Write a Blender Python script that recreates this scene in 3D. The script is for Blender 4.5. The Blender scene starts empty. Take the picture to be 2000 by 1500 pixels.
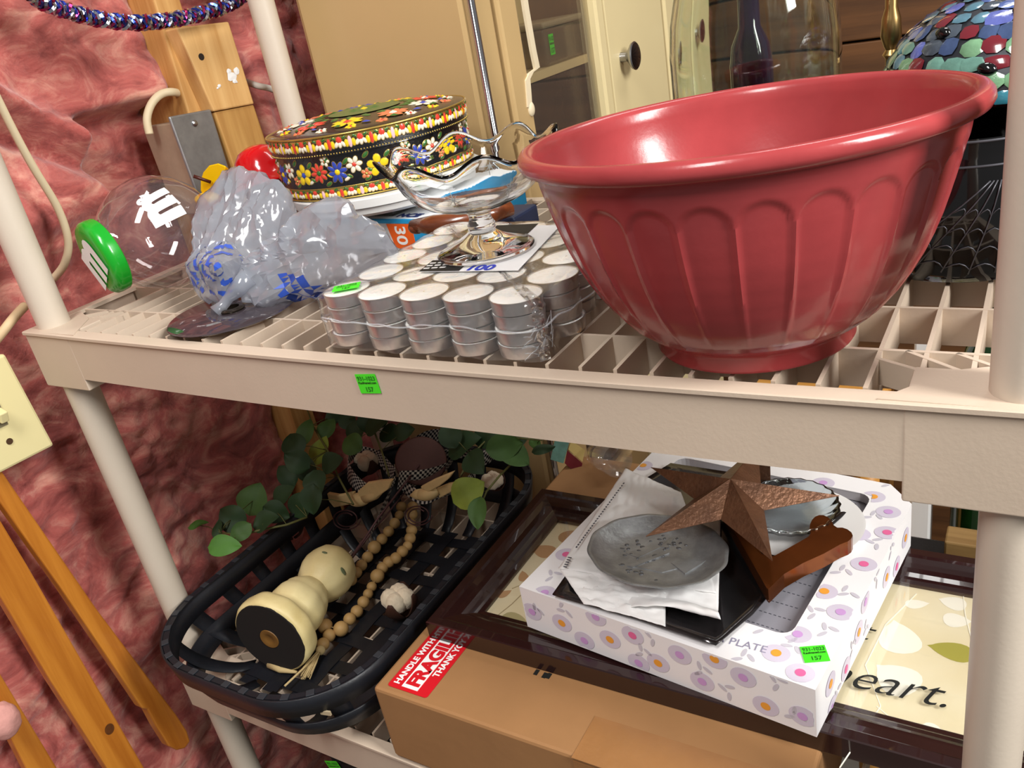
import bpy, bmesh, math, random
from mathutils import Vector, Matrix, Euler, noise

random.seed(7)
SC = bpy.context.scene
COL = SC.collection
PI = math.pi

# ------------------------------------------------------------------ camera, world, lamps, exposure
CAM = Vector((0.8597, -0.4444, 0.2249))
ROT = Euler((1.1340, 0.1749, 0.5257), 'XYZ').to_matrix()
FPX = 1644.87
cd = bpy.data.cameras.new('camera')
cd.sensor_width = 36.0
cd.lens = FPX / 2000 * 36.0
cd.clip_start = 0.02
camera = bpy.data.objects.new('camera', cd)
camera.matrix_world = Matrix.Translation(CAM) @ ROT.to_4x4()
COL.objects.link(camera)
SC.camera = camera

world = bpy.data.worlds.new('room_air')
SC.world = world
world.use_nodes = True
wb = world.node_tree.nodes['Background']
wb.inputs[0].default_value = (1.0, 0.97, 0.93, 1)
wb.inputs[1].default_value = 0.22


def area(name, loc, target, sx, sy, power, color=(1, 0.98, 0.95)):
    l = bpy.data.lights.new(name, 'AREA')
    l.shape = 'RECTANGLE'
    l.size, l.size_y = sx, sy
    l.energy = power
    l.color = color
    o = bpy.data.objects.new(name, l)
    COL.objects.link(o)
    o.location = loc
    d = Vector(target) - Vector(loc)
    o.rotation_euler = d.to_track_quat('-Z', 'Y').to_euler()
    return o


area('ceiling_lamp', (2.20, -0.25, 1.00), (0.55, 0.15, -0.20), 0.40, 0.9, 50)
area('ceiling_lamp', (0.62, -0.95, 1.45), (0.45, 0.10, -0.1), 0.30, 0.9, 27)
area('ceiling_lamp', (0.85, 1.05, 1.45), (0.5, 0.8, 0.0), 0.25, 0.9, 10)
SC.view_settings.view_transform = 'Standard'
SC.view_settings.look = 'None'
SC.view_settings.exposure = 0.0
SC.view_settings.gamma = 1.0
SC.view_settings.use_curve_mapping = False


# ------------------------------------------------------------------ helpers: rays, materials, meshes
def ray(px, py):
    return ROT @ Vector(((px - 1000) / FPX, -(py - 750) / FPX, -1))


def az(px, py, z):
    d = ray(px, py)
    return CAM + d * ((z - CAM.z) / d.z)


def ay(px, py, y):
    d = ray(px, py)
    return CAM + d * ((y - CAM.y) / d.y)


def ax(px, py, x):
    d = ray(px, py)
    return CAM + d * ((x - CAM.x) / d.x)


def lin(c):
    out = []
    for v in c:
        v = v / 255.0
        out.append(v / 12.92 if v <= 0.04045 else ((v + 0.055) / 1.055) ** 2.4)
    return tuple(out)


MATS = {}


def mat(name, rgb, rough=0.5, metal=0.0, spec=0.5, noise_amt=0.0, noise_scale=30.0, rgb2=None, stretch=(1, 1, 1),
        bump=0.0, bump_scale=80.0, coat=0.0, trans=0.0, ior=1.45, sheen=0.0, sss=0.0, emit=0.0):
    if name in MATS:
        return MATS[name]
    m = bpy.data.materials.new(name)
    m.use_nodes = True
    nt = m.node_tree
    b = nt.nodes['Principled BSDF']
    c = lin(rgb)
    b.inputs['Base Color'].default_value = (*c, 1)
    b.inputs['Roughness'].default_value = rough
    b.inputs['Metallic'].default_value = metal
    b.inputs['Specular IOR Level'].default_value = spec
    b.inputs['IOR'].default_value = ior
    b.inputs['Transmission Weight'].default_value = trans
    b.inputs['Coat Weight'].default_value = coat
    b.inputs['Sheen Weight'].default_value = sheen
    if sss:
        b.inputs['Subsurface Weight'].default_value = sss
        b.inputs['Subsurface Radius'].default_value = (0.01, 0.005, 0.004)
        b.inputs['Subsurface Scale'].default_value = 0.5
    tc = None
    if noise_amt or rgb2 or bump:
        tc = nt.nodes.new('ShaderNodeTexCoord')
        mp = nt.nodes.new('ShaderNodeMapping')
        mp.inputs['Scale'].default_value = stretch
        nt.links.new(tc.outputs['Object'], mp.inputs['Vector'])
    if noise_amt or rgb2:
        n = nt.nodes.new('ShaderNodeTexNoise')
        n.inputs['Scale'].default_value = noise_scale
        n.inputs['Detail'].default_value = 6
        n.inputs['Roughness'].default_value = 0.6
        nt.links.new(mp.outputs[0], n.inputs['Vector'])
        r = nt.nodes.new('ShaderNodeValToRGB')
        c2 = lin(rgb2) if rgb2 else tuple(v * (1 - noise_amt) for v in c)
        r.color_ramp.elements[0].color = (*c2, 1)
        r.color_ramp.elements[1].color = (*c, 1)
        r.color_ramp.elements[0].position = 0.32
        r.color_ramp.elements[1].position = 0.66
        nt.links.new(n.outputs['Fac'], r.inputs['Fac'])
        nt.links.new(r.outputs['Color'], b.inputs['Base Color'])
    if bump:
        n2 = nt.nodes.new('ShaderNodeTexNoise')
        n2.inputs['Scale'].default_value = bump_scale
        n2.inputs['Detail'].default_value = 5
        nt.links.new(mp.outputs[0], n2.inputs['Vector'])
        bp = nt.nodes.new('ShaderNodeBump')
        bp.inputs['Strength'].default_value = bump
        bp.inputs['Distance'].default_value = 0.002
        nt.links.new(n2.outputs['Fac'], bp.inputs['Height'])
        nt.links.new(bp.outputs['Normal'], b.inputs['Normal'])
    MATS[name] = m
    return m


def schlick(nt, ior):
    """mirror share of a thin clear film, alike from both of its sides"""
    f0 = ((ior - 1) / (ior + 1)) ** 2 * 1.6
    lw = nt.nodes.new('ShaderNodeLayerWeight')
    lw.inputs['Blend'].default_value = 0.5
    pw = nt.nodes.new('ShaderNodeMath')
    pw.operation = 'POWER'
    pw.inputs[1].default_value = 4.0
    ma = nt.nodes.new('ShaderNodeMath')
    ma.operation = 'MULTIPLY_ADD'
    ma.inputs[1].default_value = 0.85
    ma.inputs[2].default_value = f0
    ma.use_clamp = True
    nt.links.new(lw.outputs['Facing'], pw.inputs[0])
    nt.links.new(pw.outputs[0], ma.inputs[0])
    return ma, lw.inputs['Normal']


def film(name, tint=(1, 1, 1), haze=0.05, haze_rgb=(230, 235, 240), rough=0.08, ior=1.45, bump=0.0, bump_scale=60.0, gloss=1.0):
    """clear thin plastic: light passes straight through, the rest mirrors by Fresnel, a little milk scatters"""
    m = bpy.data.materials.new(name)
    m.use_nodes = True
    nt = m.node_tree
    nt.nodes.clear()
    out = nt.nodes.new('ShaderNodeOutputMaterial')
    tr = nt.nodes.new('ShaderNodeBsdfTransparent')
    tr.inputs[0].default_value = (*tint, 1)
    df = nt.nodes.new('ShaderNodeBsdfDiffuse')
    df.inputs[0].default_value = (*lin(haze_rgb), 1)
    gl = nt.nodes.new('ShaderNodeBsdfGlossy')
    gl.inputs['Roughness'].default_value = rough
    gl.inputs[0].default_value = (gloss, gloss, gloss, 1)
    fr, frin = schlick(nt, ior)
    m1 = nt.nodes.new('ShaderNodeMixShader')
    m1.inputs[0].default_value = haze
    m2 = nt.nodes.new('ShaderNodeMixShader')
    nt.links.new(tr.outputs[0], m1.inputs[1])
    nt.links.new(df.outputs[0], m1.inputs[2])
    nt.links.new(fr.outputs[0], m2.inputs[0])
    nt.links.new(m1.outputs[0], m2.inputs[1])
    nt.links.new(gl.outputs[0], m2.inputs[2])
    nt.links.new(m2.outputs[0], out.inputs[0])
    if bump:
        tc = nt.nodes.new('ShaderNodeTexCoord')
        n2 = nt.nodes.new('ShaderNodeTexNoise')
        n2.inputs['Scale'].default_value = bump_scale
        n2.inputs['Detail'].default_value = 3
        nt.links.new(tc.outputs['Object'], n2.inputs['Vector'])
        bp = nt.nodes.new('ShaderNodeBump')
        bp.inputs['Strength'].default_value = bump
        bp.inputs['Distance'].default_value = 0.004
        nt.links.new(n2.outputs['Fac'], bp.inputs['Height'])
        nt.links.new(bp.outputs['Normal'], gl.inputs['Normal'])
        nt.links.new(bp.outputs['Normal'], frin)
    MATS[name] = m
    return m


def wood(name, rgb, rgb2, axis='z', scale=60, rough=0.55, coat=0.0):
    st = {'x': (0.06, 1, 1), 'y': (1, 0.06, 1), 'z': (1, 1, 0.06)}[axis]
    return mat(name, rgb, rough, rgb2=rgb2, noise_scale=scale, stretch=st, bump=0.15, bump_scale=scale * 2, coat=coat)


class MB:
    def __init__(s):
        s.v, s.f, s.mi, s.uv = [], [], [], {}
        s.m = 0

    def add(s, vs, fs, M=None, uvs=None):
        b = len(s.v)
        for k, p in enumerate(vs):
            p = Vector(p)
            s.v.append(M @ p if M else p)
            if uvs:
                s.uv[b + k] = uvs[k]
        for f in fs:
            s.f.append([i + b for i in f])
            s.mi.append(s.m)
        return s

    def box(s, c, d, M=None, ch=0.0):
        """block of size d about c; ch chamfers every edge"""
        c = Vector(c)
        h = [x / 2 for x in d]
        if ch <= 0:
            vs = [c + Vector((i * h[0], j * h[1], k * h[2])) for i in (-1, 1) for j in (-1, 1) for k in (-1, 1)]
            fs = [(0, 1, 3, 2), (4, 6, 7, 5), (0, 4, 5, 1), (2, 3, 7, 6), (0, 2, 6, 4), (1, 5, 7, 3)]
            return s.add(vs, fs, M)
        bm = bmesh.new()
        bmesh.ops.create_cube(bm, size=1)
        for v in bm.verts:
            v.co = c + Vector((v.co.x * d[0], v.co.y * d[1], v.co.z * d[2]))
        bmesh.ops.bevel(bm, geom=bm.edges[:], offset=ch, segments=2, affect='EDGES', profile=0.5)
        bm.verts.index_update()
        s.add([v.co.copy() for v in bm.verts], [[v.index for v in f.verts] for f in bm.faces], M)
        bm.free()
        return s

    def lathe(s, prof, seg=48, M=None, rfun=None):
        """profile of (r, z) turned about z; rfun(a, r, z) may reshape"""
        vs, fs = [], []
        n = len(prof)
        for i in range(seg):
            a = 2 * PI * i / seg
            for (r, z) in prof:
                if rfun:
                    r2, z2 = rfun(a, r, z)
                else:
                    r2, z2 = r, z
                vs.append((r2 * math.cos(a), r2 * math.sin(a), z2))
        for i in range(seg):
            j = (i + 1) % seg
            for k in range(n - 1):
                fs.append((i * n + k, j * n + k, j * n + k + 1, i * n + k + 1))
        if prof[0][0] < 1e-6 and prof[-1][0] < 1e-6 or True:
            pass
        return s.add(vs, fs, M)

    def cyl(s, r, z0, z1, seg=24, M=None, r2=None, caps=True):
        r2 = r if r2 is None else r2
        vs, fs = [], []
        for i in range(seg):
            a = 2 * PI * i / seg
            vs.append((r * math.cos(a), r * math.sin(a), z0))
            vs.append((r2 * math.cos(a), r2 * math.sin(a), z1))
        for i in range(seg):
            j = (i + 1) % seg
            fs.append((2 * i, 2 * j, 2 * j + 1, 2 * i + 1))
        if caps:
            fs.append([2 * i for i in range(seg)][::-1])
            fs.append([2 * i + 1 for i in range(seg)])
        return s.add(vs, fs, M)

    def tube(s, pts, r, seg=8, M=None, closed=False):
        pts = [Vector(p) for p in pts]
        n = len(pts)
        rs = r if isinstance(r, (list, tuple)) else [r] * n
        vs, fs = [], []
        up = None
        for i, p in enumerate(pts):
            a = pts[i - 1] if i > 0 else (pts[-1] if closed else p)
            b = pts[i + 1] if i < n - 1 else (pts[0] if closed else p)
            t = (b - a).normalized()
            if up is None:
                up = t.orthogonal().normalized()
            else:
                up = (up - t * up.dot(t))
                up = up.normalized() if up.length > 1e-6 else t.orthogonal().normalized()
            w = t.cross(up)
            for k in range(seg):
                an = 2 * PI * k / seg
                vs.append(p + (up * math.cos(an) + w * math.sin(an)) * rs[i])
        m = n if closed else n - 1
        for i in range(m):
            j = (i + 1) % n
            for k in range(seg):
                l = (k + 1) % seg
                fs.append((i * seg + k, i * seg + l, j * seg + l, j * seg + k))
        if not closed:
            fs.append(list(range(seg))[::-1])
            fs.append([(n - 1) * seg + k for k in range(seg)])
        return s.add(vs, fs, M)

    def prism(s, poly, z0, z1, M=None):
        n = len(poly)
        vs = [(p[0], p[1], z0) for p in poly] + [(p[0], p[1], z1) for p in poly]
        fs = [list(range(n))[::-1], [n + i for i in range(n)]]
        for i in range(n):
            j = (i + 1) % n
            fs.append((i, j, n + j, n + i))
        return s.add(vs, fs, M)

    def ell(s, c, rad, M=None, nu=16, nv=10, fun=None):
        vs, fs = [], []
        rad = rad if isinstance(rad, (tuple, list)) else (rad, rad, rad)
        c = Vector(c)
        for j in range(1, nv):
            th = PI * j / nv
            for i in range(nu):
                a = 2 * PI * i / nu
                d = Vector((math.sin(th) * math.cos(a), math.sin(th) * math.sin(a), math.cos(th)))
                k = fun(d) if fun else 1
                vs.append(c + Vector((d.x * rad[0], d.y * rad[1], d.z * rad[2])) * k)
        kt = fun(Vector((0, 0, 1))) if fun else 1
        kb = fun(Vector((0, 0, -1))) if fun else 1
        vs.append(c + Vector((0, 0, rad[2])) * kt)
        vs.append(c - Vector((0, 0, rad[2])) * kb)
        t, b = len(vs) - 2, len(vs) - 1
        for j in range(nv - 2):
            for i in range(nu):
                k = (i + 1) % nu
                fs.append((j * nu + i, (j + 1) * nu + i, (j + 1) * nu + k, j * nu + k))
        for i in range(nu):
            k = (i + 1) % nu
            fs.append((t, i, k))
            fs.append((b, (nv - 2) * nu + k, (nv - 2) * nu + i))
        return s.add(vs, fs, M)

    def grid(s, fun, nu, nv, M=None, uvs=False, cu=False):
        vs, fs, uv = [], [], []
        mu = nu if cu else nu + 1
        for i in range(mu):
            for j in range(nv + 1):
                u, v = i / nu, j / nv
                vs.append(fun(u, v))
                uv.append((u, v))
        for i in range(nu):
            k = (i + 1) % mu
            for j in range(nv):
                fs.append((i * (nv + 1) + j, k * (nv + 1) + j, k * (nv + 1) + j + 1, i * (nv + 1) + j + 1))
        return s.add(vs, fs, M, uv if uvs else None)

    def fan(s, c, pts, M=None):
        n = len(pts)
        return s.add([c] + list(pts), [(0, 1 + i, 1 + (i + 1) % n) for i in range(n)], M)

    def build(s, name, mats, parent=None, loc=None, rot=None, smooth=False, solid=0.0, angle=None, fix=True):
        me = bpy.data.meshes.new(name)
        me.from_pydata([tuple(v) for v in s.v], [], s.f)
        if not isinstance(mats, (list, tuple)):
            mats = [mats]
        for m in mats:
            me.materials.append(m)
        me.polygons.foreach_set('material_index', s.mi)
        if s.uv:
            ul = me.uv_layers.new(name='map')
            for l in me.loops:
                ul.data[l.index].uv = s.uv.get(l.vertex_index, (0, 0))
        if fix:
            bm = bmesh.new()
            bm.from_mesh(me)
            bmesh.ops.remove_doubles(bm, verts=bm.verts[:], dist=1e-6)
            bmesh.ops.recalc_face_normals(bm, faces=bm.faces[:])
            bm.to_mesh(me)
            bm.free()
        if smooth:
            me.polygons.foreach_set('use_smooth', [True] * len(me.polygons))
            if angle:
                me.set_sharp_from_angle(angle=math.radians(angle))
        me.update()
        o = bpy.data.objects.new(name, me)
        COL.objects.link(o)
        if parent:
            o.parent = parent
        if loc is not None:
            o.location = loc
        if rot is not None:
            o.rotation_euler = rot
        if solid:
            md = o.modifiers.new('thickness', 'SOLIDIFY')
            md.thickness = solid
            md.offset = 0
        return o


def tag(o, label, cat, group=None):
    o['label'] = label
    o['category'] = cat
    if group:
        o['group'] = group
    return o


def thing(name, label, cat, loc=(0, 0, 0), rot=(0, 0, 0), group=None):
    o = bpy.data.objects.new(name, None)
    o.empty_display_size = 0.02
    COL.objects.link(o)
    o.location = loc
    o.rotation_euler = rot
    return tag(o, label, cat, group)


def structure(o):
    o['kind'] = 'structure'
    return o


def share(src, parent, loc, rot=(0, 0, 0), scale=None):
    c = src.copy()
    COL.objects.link(c)
    c.parent = parent
    c.location = loc
    c.rotation_euler = rot
    if scale:
        c.scale = scale
    return c


def text_geo(body, size, shear=0.0, offset=0.0, extrude=0.0, res=4, align='LEFT'):
    cu = bpy.data.curves.new('lettering', 'FONT')
    cu.body = body
    cu.size = size
    cu.shear = shear
    cu.offset = offset
    cu.extrude = extrude
    cu.resolution_u = res
    cu.align_x = align
    o = bpy.data.objects.new('lettering', cu)
    COL.objects.link(o)
    bpy.context.view_layer.update()
    me = bpy.data.meshes.new_from_object(o.evaluated_get(bpy.context.evaluated_depsgraph_get()))
    vs = [v.co.copy() for v in me.vertices]
    fs = [list(p.vertices) for p in me.polygons]
    bpy.data.objects.remove(o)
    bpy.data.curves.remove(cu)
    bpy.data.meshes.remove(me)
    return vs, fs


def lettering(body, size, M, material, parent, name='lettering', fun=None, **kw):
    vs, fs = text_geo(body, size, **kw)
    mb = MB()
    mb.add([fun(v) for v in vs] if fun else vs, fs, None if fun else M)
    return mb.build(name, material, parent, fix=False)


def frame3(o, x, y):
    x = Vector(x).normalized()
    y = Vector(y)
    z = x.cross(y).normalized()
    y = z.cross(x).normalized()
    return Matrix.Translation(Vector(o)) @ Matrix((x, y, z)).transposed().to_4x4()


def axis_frame(o, z, xhint=(0, 0, 1)):
    z = Vector(z).normalized()
    x = Vector(xhint)
    x = (x - z * x.dot(z)).normalized()
    y = z.cross(x)
    return Matrix.Translation(Vector(o)) @ Matrix((x, y, z)).transposed().to_4x4()


def sstep(a, b, x):
    t = max(0.0, min(1.0, (x - a) / (b - a)))
    return t * t * (3 - 2 * t)


def fbm(p, o=4, h=1.0, l=2.0):
    return noise.fractal(p, h, l, o)


# ------------------------------------------------------------------ shared materials
M_RESIN = mat('taupe_resin', (204, 186, 166), 0.42, noise_amt=0.05, noise_scale=14, bump=0.06, bump_scale=400)
M_POST = mat('taupe_resin_post', (206, 193, 176), 0.40, noise_amt=0.04, noise_scale=18, bump=0.05, bump_scale=300)
M_PINE = wood('pine', (214, 168, 104), (176, 122, 62), 'z', 55, 0.6)
M_STICK = mat('lime_sticker', (74, 226, 40), 0.55)
M_INK = mat('black_ink', (22, 24, 22), 0.6)
M_INKD = mat('green_ink', (28, 110, 26), 0.6)
M_CREAM = mat('cream_plastic', (226, 214, 160), 0.4)
M_WHITE = mat('white_paint', (240, 240, 238), 0.45)
M_BRASS = mat('old_brass', (170, 140, 90), 0.3, metal=1.0)
M_STEEL = mat('steel', (170, 170, 172), 0.28, metal=1.0)
M_BLACKG = mat('black_gloss', (10, 10, 12), 0.08, coat=0.5)


def price_sticker(M, parent, w, h, wavy=0.0):
    """lime price sticker lying in the xy plane of M: number, site, lot"""
    mb = MB()
    mb.box((w / 2, h / 2, 0.0002), (w, h, 0.0003), M)
    st = mb.build('price_sticker', M_STICK, parent)
    for body, sz, yy, mm in (('931-1023', h * 0.30, 0.68, M_INKD), ('Kaufmaned.com', h * 0.185, 0.50, M_INK), ('157', h * 0.34, 0.10, M_INKD)):
        vs, fs = text_geo(body, sz, offset=sz * 0.02)
        mx = max(v.x for v in vs)
        k = min(1.0, 0.88 * w / mx)
        b = MB()
        b.add([M @ Vector(((w - mx * k) / 2 + v.x * k, h * yy + v.y, 0.0006)) for v in vs], fs)
        b.build('lettering', mm, st, fix=False)
    return st


# ------------------------------------------------------------------ the setting
WX = -0.062            # face of the studs on the left wall
w = MB()
w.box((-0.20, 0.35, -0.2), (0.02, 2.6, 2.6))
wall_left = structure(w.build('wall_left', mat('wall_sheathing', (70, 48, 40), 0.9)))
w = MB()
w.box((0.9, 0.3, -1.36), (3.4, 3.6, 0.02))
structure(w.build('floor', mat('concrete_floor', (112, 106, 98), 0.85, noise_amt=0.3, noise_scale=6, bump=0.2, bump_scale=60)))
w = MB()
w.box((1.05, 1.72, -0.2), (2.9, 0.02, 2.6))
wall_back = structure(w.build('wall_back', mat('dark_sheathing', (40, 26, 16), 0.9)))
plank_m = wood('dark_plank', (112, 72, 38), (70, 42, 20), 'x', 26, 0.6)
w = MB()
w.box((0, 0, 0), (2.88, 0.02, 0.128), ch=0.003)
pl0 = w.build('plank', plank_m, wall_back, (1.05, 1.70, -1.28))
for k in range(1, 19):
    share(pl0, wall_back, (1.05 + 0.004 * random.uniform(-1, 1), 1.70 + random.uniform(-0.003, 0.003), -1.28 + 0.1335 * k))

# insulation: one fluffy batt on each side of the stud
m = bpy.data.materials.new('pink_fibreglass')
m.use_nodes = True
nt = m.node_tree
bs = nt.nodes['Principled BSDF']
bs.inputs['Roughness'].default_value = 0.95
bs.inputs['Specular IOR Level'].default_value = 0.1
bs.inputs['Sheen Weight'].default_value = 0.35
bs.inputs['Subsurface Weight'].default_value = 0.55
bs.inputs['Subsurface Radius'].default_value = (0.022, 0.011, 0.010)
bs.inputs['Subsurface Scale'].default_value = 1.0
tc = nt.nodes.new('ShaderNodeTexCoord')
mp = nt.nodes.new('ShaderNodeMapping')
mp.inputs['Scale'].default_value = (1, 1, 1.6)
nt.links.new(tc.outputs['Object'], mp.inputs[0])
n1 = nt.nodes.new('ShaderNodeTexNoise')
n1.inputs['Scale'].default_value = 16
n1.inputs['Detail'].default_value = 8
n1.inputs['Roughness'].default_value = 0.65
n1.inputs['Distortion'].default_value = 0.9
nt.links.new(mp.outputs[0], n1.inputs['Vector'])
r1 = nt.nodes.new('ShaderNodeValToRGB')
e = r1.color_ramp.elements
e[0].position, e[0].color = 0.30, (*lin((128, 60, 58)), 1)
e[1].position, e[1].color = 0.72, (*lin((226, 172, 152)), 1)
e2 = r1.color_ramp.elements.new(0.5)
e2.color = (*lin((186, 104, 97)), 1)
nt.links.new(n1.outputs['Fac'], r1.inputs['Fac'])
nt.links.new(r1.outputs['Color'], bs.inputs['Base Color'])
n2 = nt.nodes.new('ShaderNodeTexNoise')
n2.inputs['Scale'].default_value = 120
n2.inputs['Detail'].default_value = 6
n2.inputs['Distortion'].default_value = 1.5
nt.links.new(tc.outputs['Object'], n2.inputs['Vector'])
bp = nt.nodes.new('ShaderNodeBump')
bp.inputs['Strength'].default_value = 0.35
bp.inputs['Distance'].default_value = 0.004
nt.links.new(n2.outputs['Fac'], bp.inputs['Height'])
nt.links.new(bp.outputs['Normal'], bs.inputs['Normal'])
M_FLUFF = m

seam = [ax(-40, 165, -0.09), ax(60, 205, -0.09), ax(140, 245, -0.09), ax(230, 290, -0.09), ax(290, 285, -0.09)]


def seam_z(y):
    for a, b in zip(seam, seam[1:]):
        if a.y <= y <= b.y:
            t = (y - a.y) / (b.y - a.y)
            return a.z + (b.z - a.z) * t
    return seam[0].z if y < seam[0].y else seam[-1].z


def fluff(y0, y1, z0, z1, ny, nz, seed):
    def f(u, v):
        y, z = y0 + (y1 - y0) * u, z0 + (z1 - z0) * v
        p = Vector((seed, y * 5, z * 6))
        p = p + 0.35 * noise.noise_vector(p * 0.8)
        d = 0.030 * fbm(p, 2) + 0.016 * (math.sqrt(fbm(p * 2.6, 3) ** 2 + 0.02) - 0.14) + 0.0034 * fbm(p * 7, 3) + 0.0008 * fbm(p * 24, 2)
        s = z - seam_z(y)
        wgt = 1.0 if y < 0.20 else max(0.0, 1 - (y - 0.20) / 0.05)
        lump = 0.6 + 0.8 * abs(noise.noise(Vector((y * 14, 3.1, 0))))
        d += wgt * lump * 0.045 * math.exp(-((s - 0.004) / 0.017) ** 2)
        d -= wgt * 0.028 * math.exp(-((s + 0.036) / 0.014) ** 2)
        if 0.175 < y < 0.40 and -0.10 < z < 0.19:   # hollow around the junction box
            d -= 0.075 * sstep(0.175, 0.205, y) * sstep(-0.10, -0.03, z) * (1 - sstep(0.165, 0.19, z))
        edge = min((y - y0), (y1 - y)) / 0.03
        d -= 0.02 * max(0.0, 1 - edge)
        x = -0.118 + d
        return (max(-0.185, min(x, -0.064)), y, z)
    b = MB()
    b.grid(f, ny, nz)
    return b.build('insulation_batt', M_FLUFF, wall_left, smooth=True, fix=False)


fluff(-0.62, 0.335, -1.0, 0.55, 230, 330, 1.7)
fluff(0.37, 0.95, -1.0, 0.55, 120, 240, 5.3)


def xprism(pts, x0, x1, name, material, parent=None, ch=0.0):
    """prism with the outline pts (y, z) from x0 to x1"""
    b = MB()
    n = len(pts)
    vs = [(x0, p[0], p[1]) for p in pts] + [(x1, p[0], p[1]) for p in pts]
    fs = [list(range(n)), [n + i for i in range(n)][::-1]] + [(i, (i + 1) % n, n + (i + 1) % n, n + i) for i in range(n)]
    b.add(vs, fs)
    o = b.build(name, material, parent)
    if ch:
        md = o.modifiers.new('soft_edge', 'BEVEL')
        md.width = ch
        md.segments = 2
    return o


def yz(px, py, x):
    p = ax(px, py, x)
    return (p.y, p.z)


# studs: long recessed stud, short block and the stud below it
q = [yz(200, -330, -0.085), yz(248, -330, -0.085), yz(420, 215, -0.085), yz(372, 232, -0.085)]
lo = [(q[3][0] + 0.02, -1.0), (q[2][0] + 0.02, -1.0)]
xprism([q[0], q[1], q[2], lo[1], lo[0], q[3]], -0.185, -0.085, 'stud', M_PINE, wall_left, 0.002)
q = [yz(345, 54, WX), yz(447, 42, WX), yz(497, 203, WX), yz(418, 218, WX)]
blk = xprism(q, -0.15, WX, 'stud_block', wood('pine_block', (226, 184, 122), (196, 146, 84), 'z', 45, 0.6), wall_left, 0.002)
q2 = [yz(419, 219, WX - 0.003), yz(496, 204, WX - 0.003), (0.43, -0.25), (0.36, -0.25)]
xprism(q2, -0.15, WX - 0.003, 'stud', wood('pine_old', (200, 156, 90), (160, 112, 54), 'z', 45, 0.62), wall_left, 0.002)
b = MB()
for (px, py, r) in ((393, 111, 0.0042),):
    p = ax(px, py, WX)
    b.cyl(r, -0.002, 0.0008, 16, axis_frame((WX, p.y, p.z), (1, 0, 0)))
b.build('nail_hole', mat('dark_hole', (40, 30, 24), 0.9), wall_left)
b = MB()
for (px, py, s) in ((452, 150, 0.009), (462, 138, 0.006), (446, 140, 0.005), (428, 168, 0.003), (425, 172, 0.002), (458, 158, 0.005)):
    p = ax(px, py, WX)
    n = 9
    b.fan((WX + 0.0012, p.y, p.z), [(WX + 0.0006, p.y + s * math.cos(a) * random.uniform(0.6, 1.2), p.z + s * 0.8 * math.sin(a) * random.uniform(0.6, 1.2)) for a in [2 * PI * k / n for k in range(n)]])
b.build('paint_blob', M_WHITE, wall_left)

# electrical box on the stud
eb = thing('electrical_box', 'grey metal electrical junction box with blank cover on the pine stud', 'electrical box', (0, 0, 0))
xe = -0.066
c4 = [yz(330, 228, xe), yz(412, 213, xe), yz(466, 388, xe), yz(394, 404, xe)]
cov = xprism(c4, xe - 0.004, xe, 'cover_plate', mat('zinc_cover', (158, 160, 162), 0.42, metal=0.75, noise_amt=0.25, noise_scale=50), eb, 0.0022)
body = [(c4[0][0] + 0.003, c4[0][1] - 0.008), (c4[1][0] - 0.003, c4[1][1] - 0.008), (c4[2][0] - 0.003, c4[2][1] - 0.01), (c4[3][0] + 0.003, c4[3][1] - 0.01)]
xprism(body, xe - 0.062, xe - 0.004, 'box_body', mat('zinc_box_reflection_tint', (186, 164, 140), 0.55, metal=0.35, noise_amt=0.15, noise_scale=40), eb, 0.0015)  # beige that the metal reflects is put into its base colour
b = MB()
p = ax(380, 241, xe)
b.ell((xe + 0.0005, p.y, p.z), (0.0025, 0.0042, 0.0042), nu=14, nv=8)
b.box((xe + 0.003, p.y, p.z), (0.0006, 0.006, 0.0009))
b.build('screw', M_STEEL, eb, smooth=False)


def cable(name, label, pts, r, material=None, cat='cable', group=None):
    P = [Vector(p) for p in pts]
    out = []
    for i in range(len(P) - 1):
        a, b_, c, d = P[max(i - 1, 0)], P[i], P[i + 1], P[min(i + 2, len(P) - 1)]
        for k in range(8):
            t = k / 8
            out.append(0.5 * ((2 * b_) + (c - a) * t + (2 * a - 5 * b_ + 4 * c - d) * t * t + (3 * b_ - a - 3 * c + d) * t ** 3))
    out.append(P[-1])
    b = MB()
    b.tube(out, r, 10)
    o = b.build(name, material or mat('cream_cable', (222, 206, 170), 0.5), smooth=True)
    tag(o, label, cat, group)
    return o


cable('cable', 'long cream cable curving down the pink insulation beside the front post',
      [ax(-200, -420, -0.06), ax(-110, -120, -0.055), ax(-30, 130, -0.05), ax(6, 215, -0.05), ax(60, 318, -0.052), ax(112, 405, -0.055), ax(133, 470, -0.058), ax(126, 515, -0.066), ax(104, 545, -0.09)], 0.0043)
cable('cable', 'short cream cable arching into the top of the metal junction box',
      [ax(292, 262, -0.098), ax(287, 232, -0.098), ax(296, 203, -0.096), ax(315, 184, -0.092), ax(340, 180, -0.09), ax(370, 190, -0.12)], 0.005)
cable('cable', 'white cable stub between the pine block and the back post',
      [ax(480, 160, -0.09), ax(505, 168, -0.07), ax(530, 174, -0.075), ax(565, 190, -0.1)], 0.0045, mat('white_cable', (232, 226, 214), 0.5))
cable('cable', 'beige cable end at the frame edge below the long cream one',
      [ax(-60, 716, -0.10), ax(-25, 684, -0.075), ax(0, 655, -0.064), ax(26, 622, -0.062), ax(48, 598, -0.08)], 0.005, mat('beige_cable', (206, 180, 140), 0.55))

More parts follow.
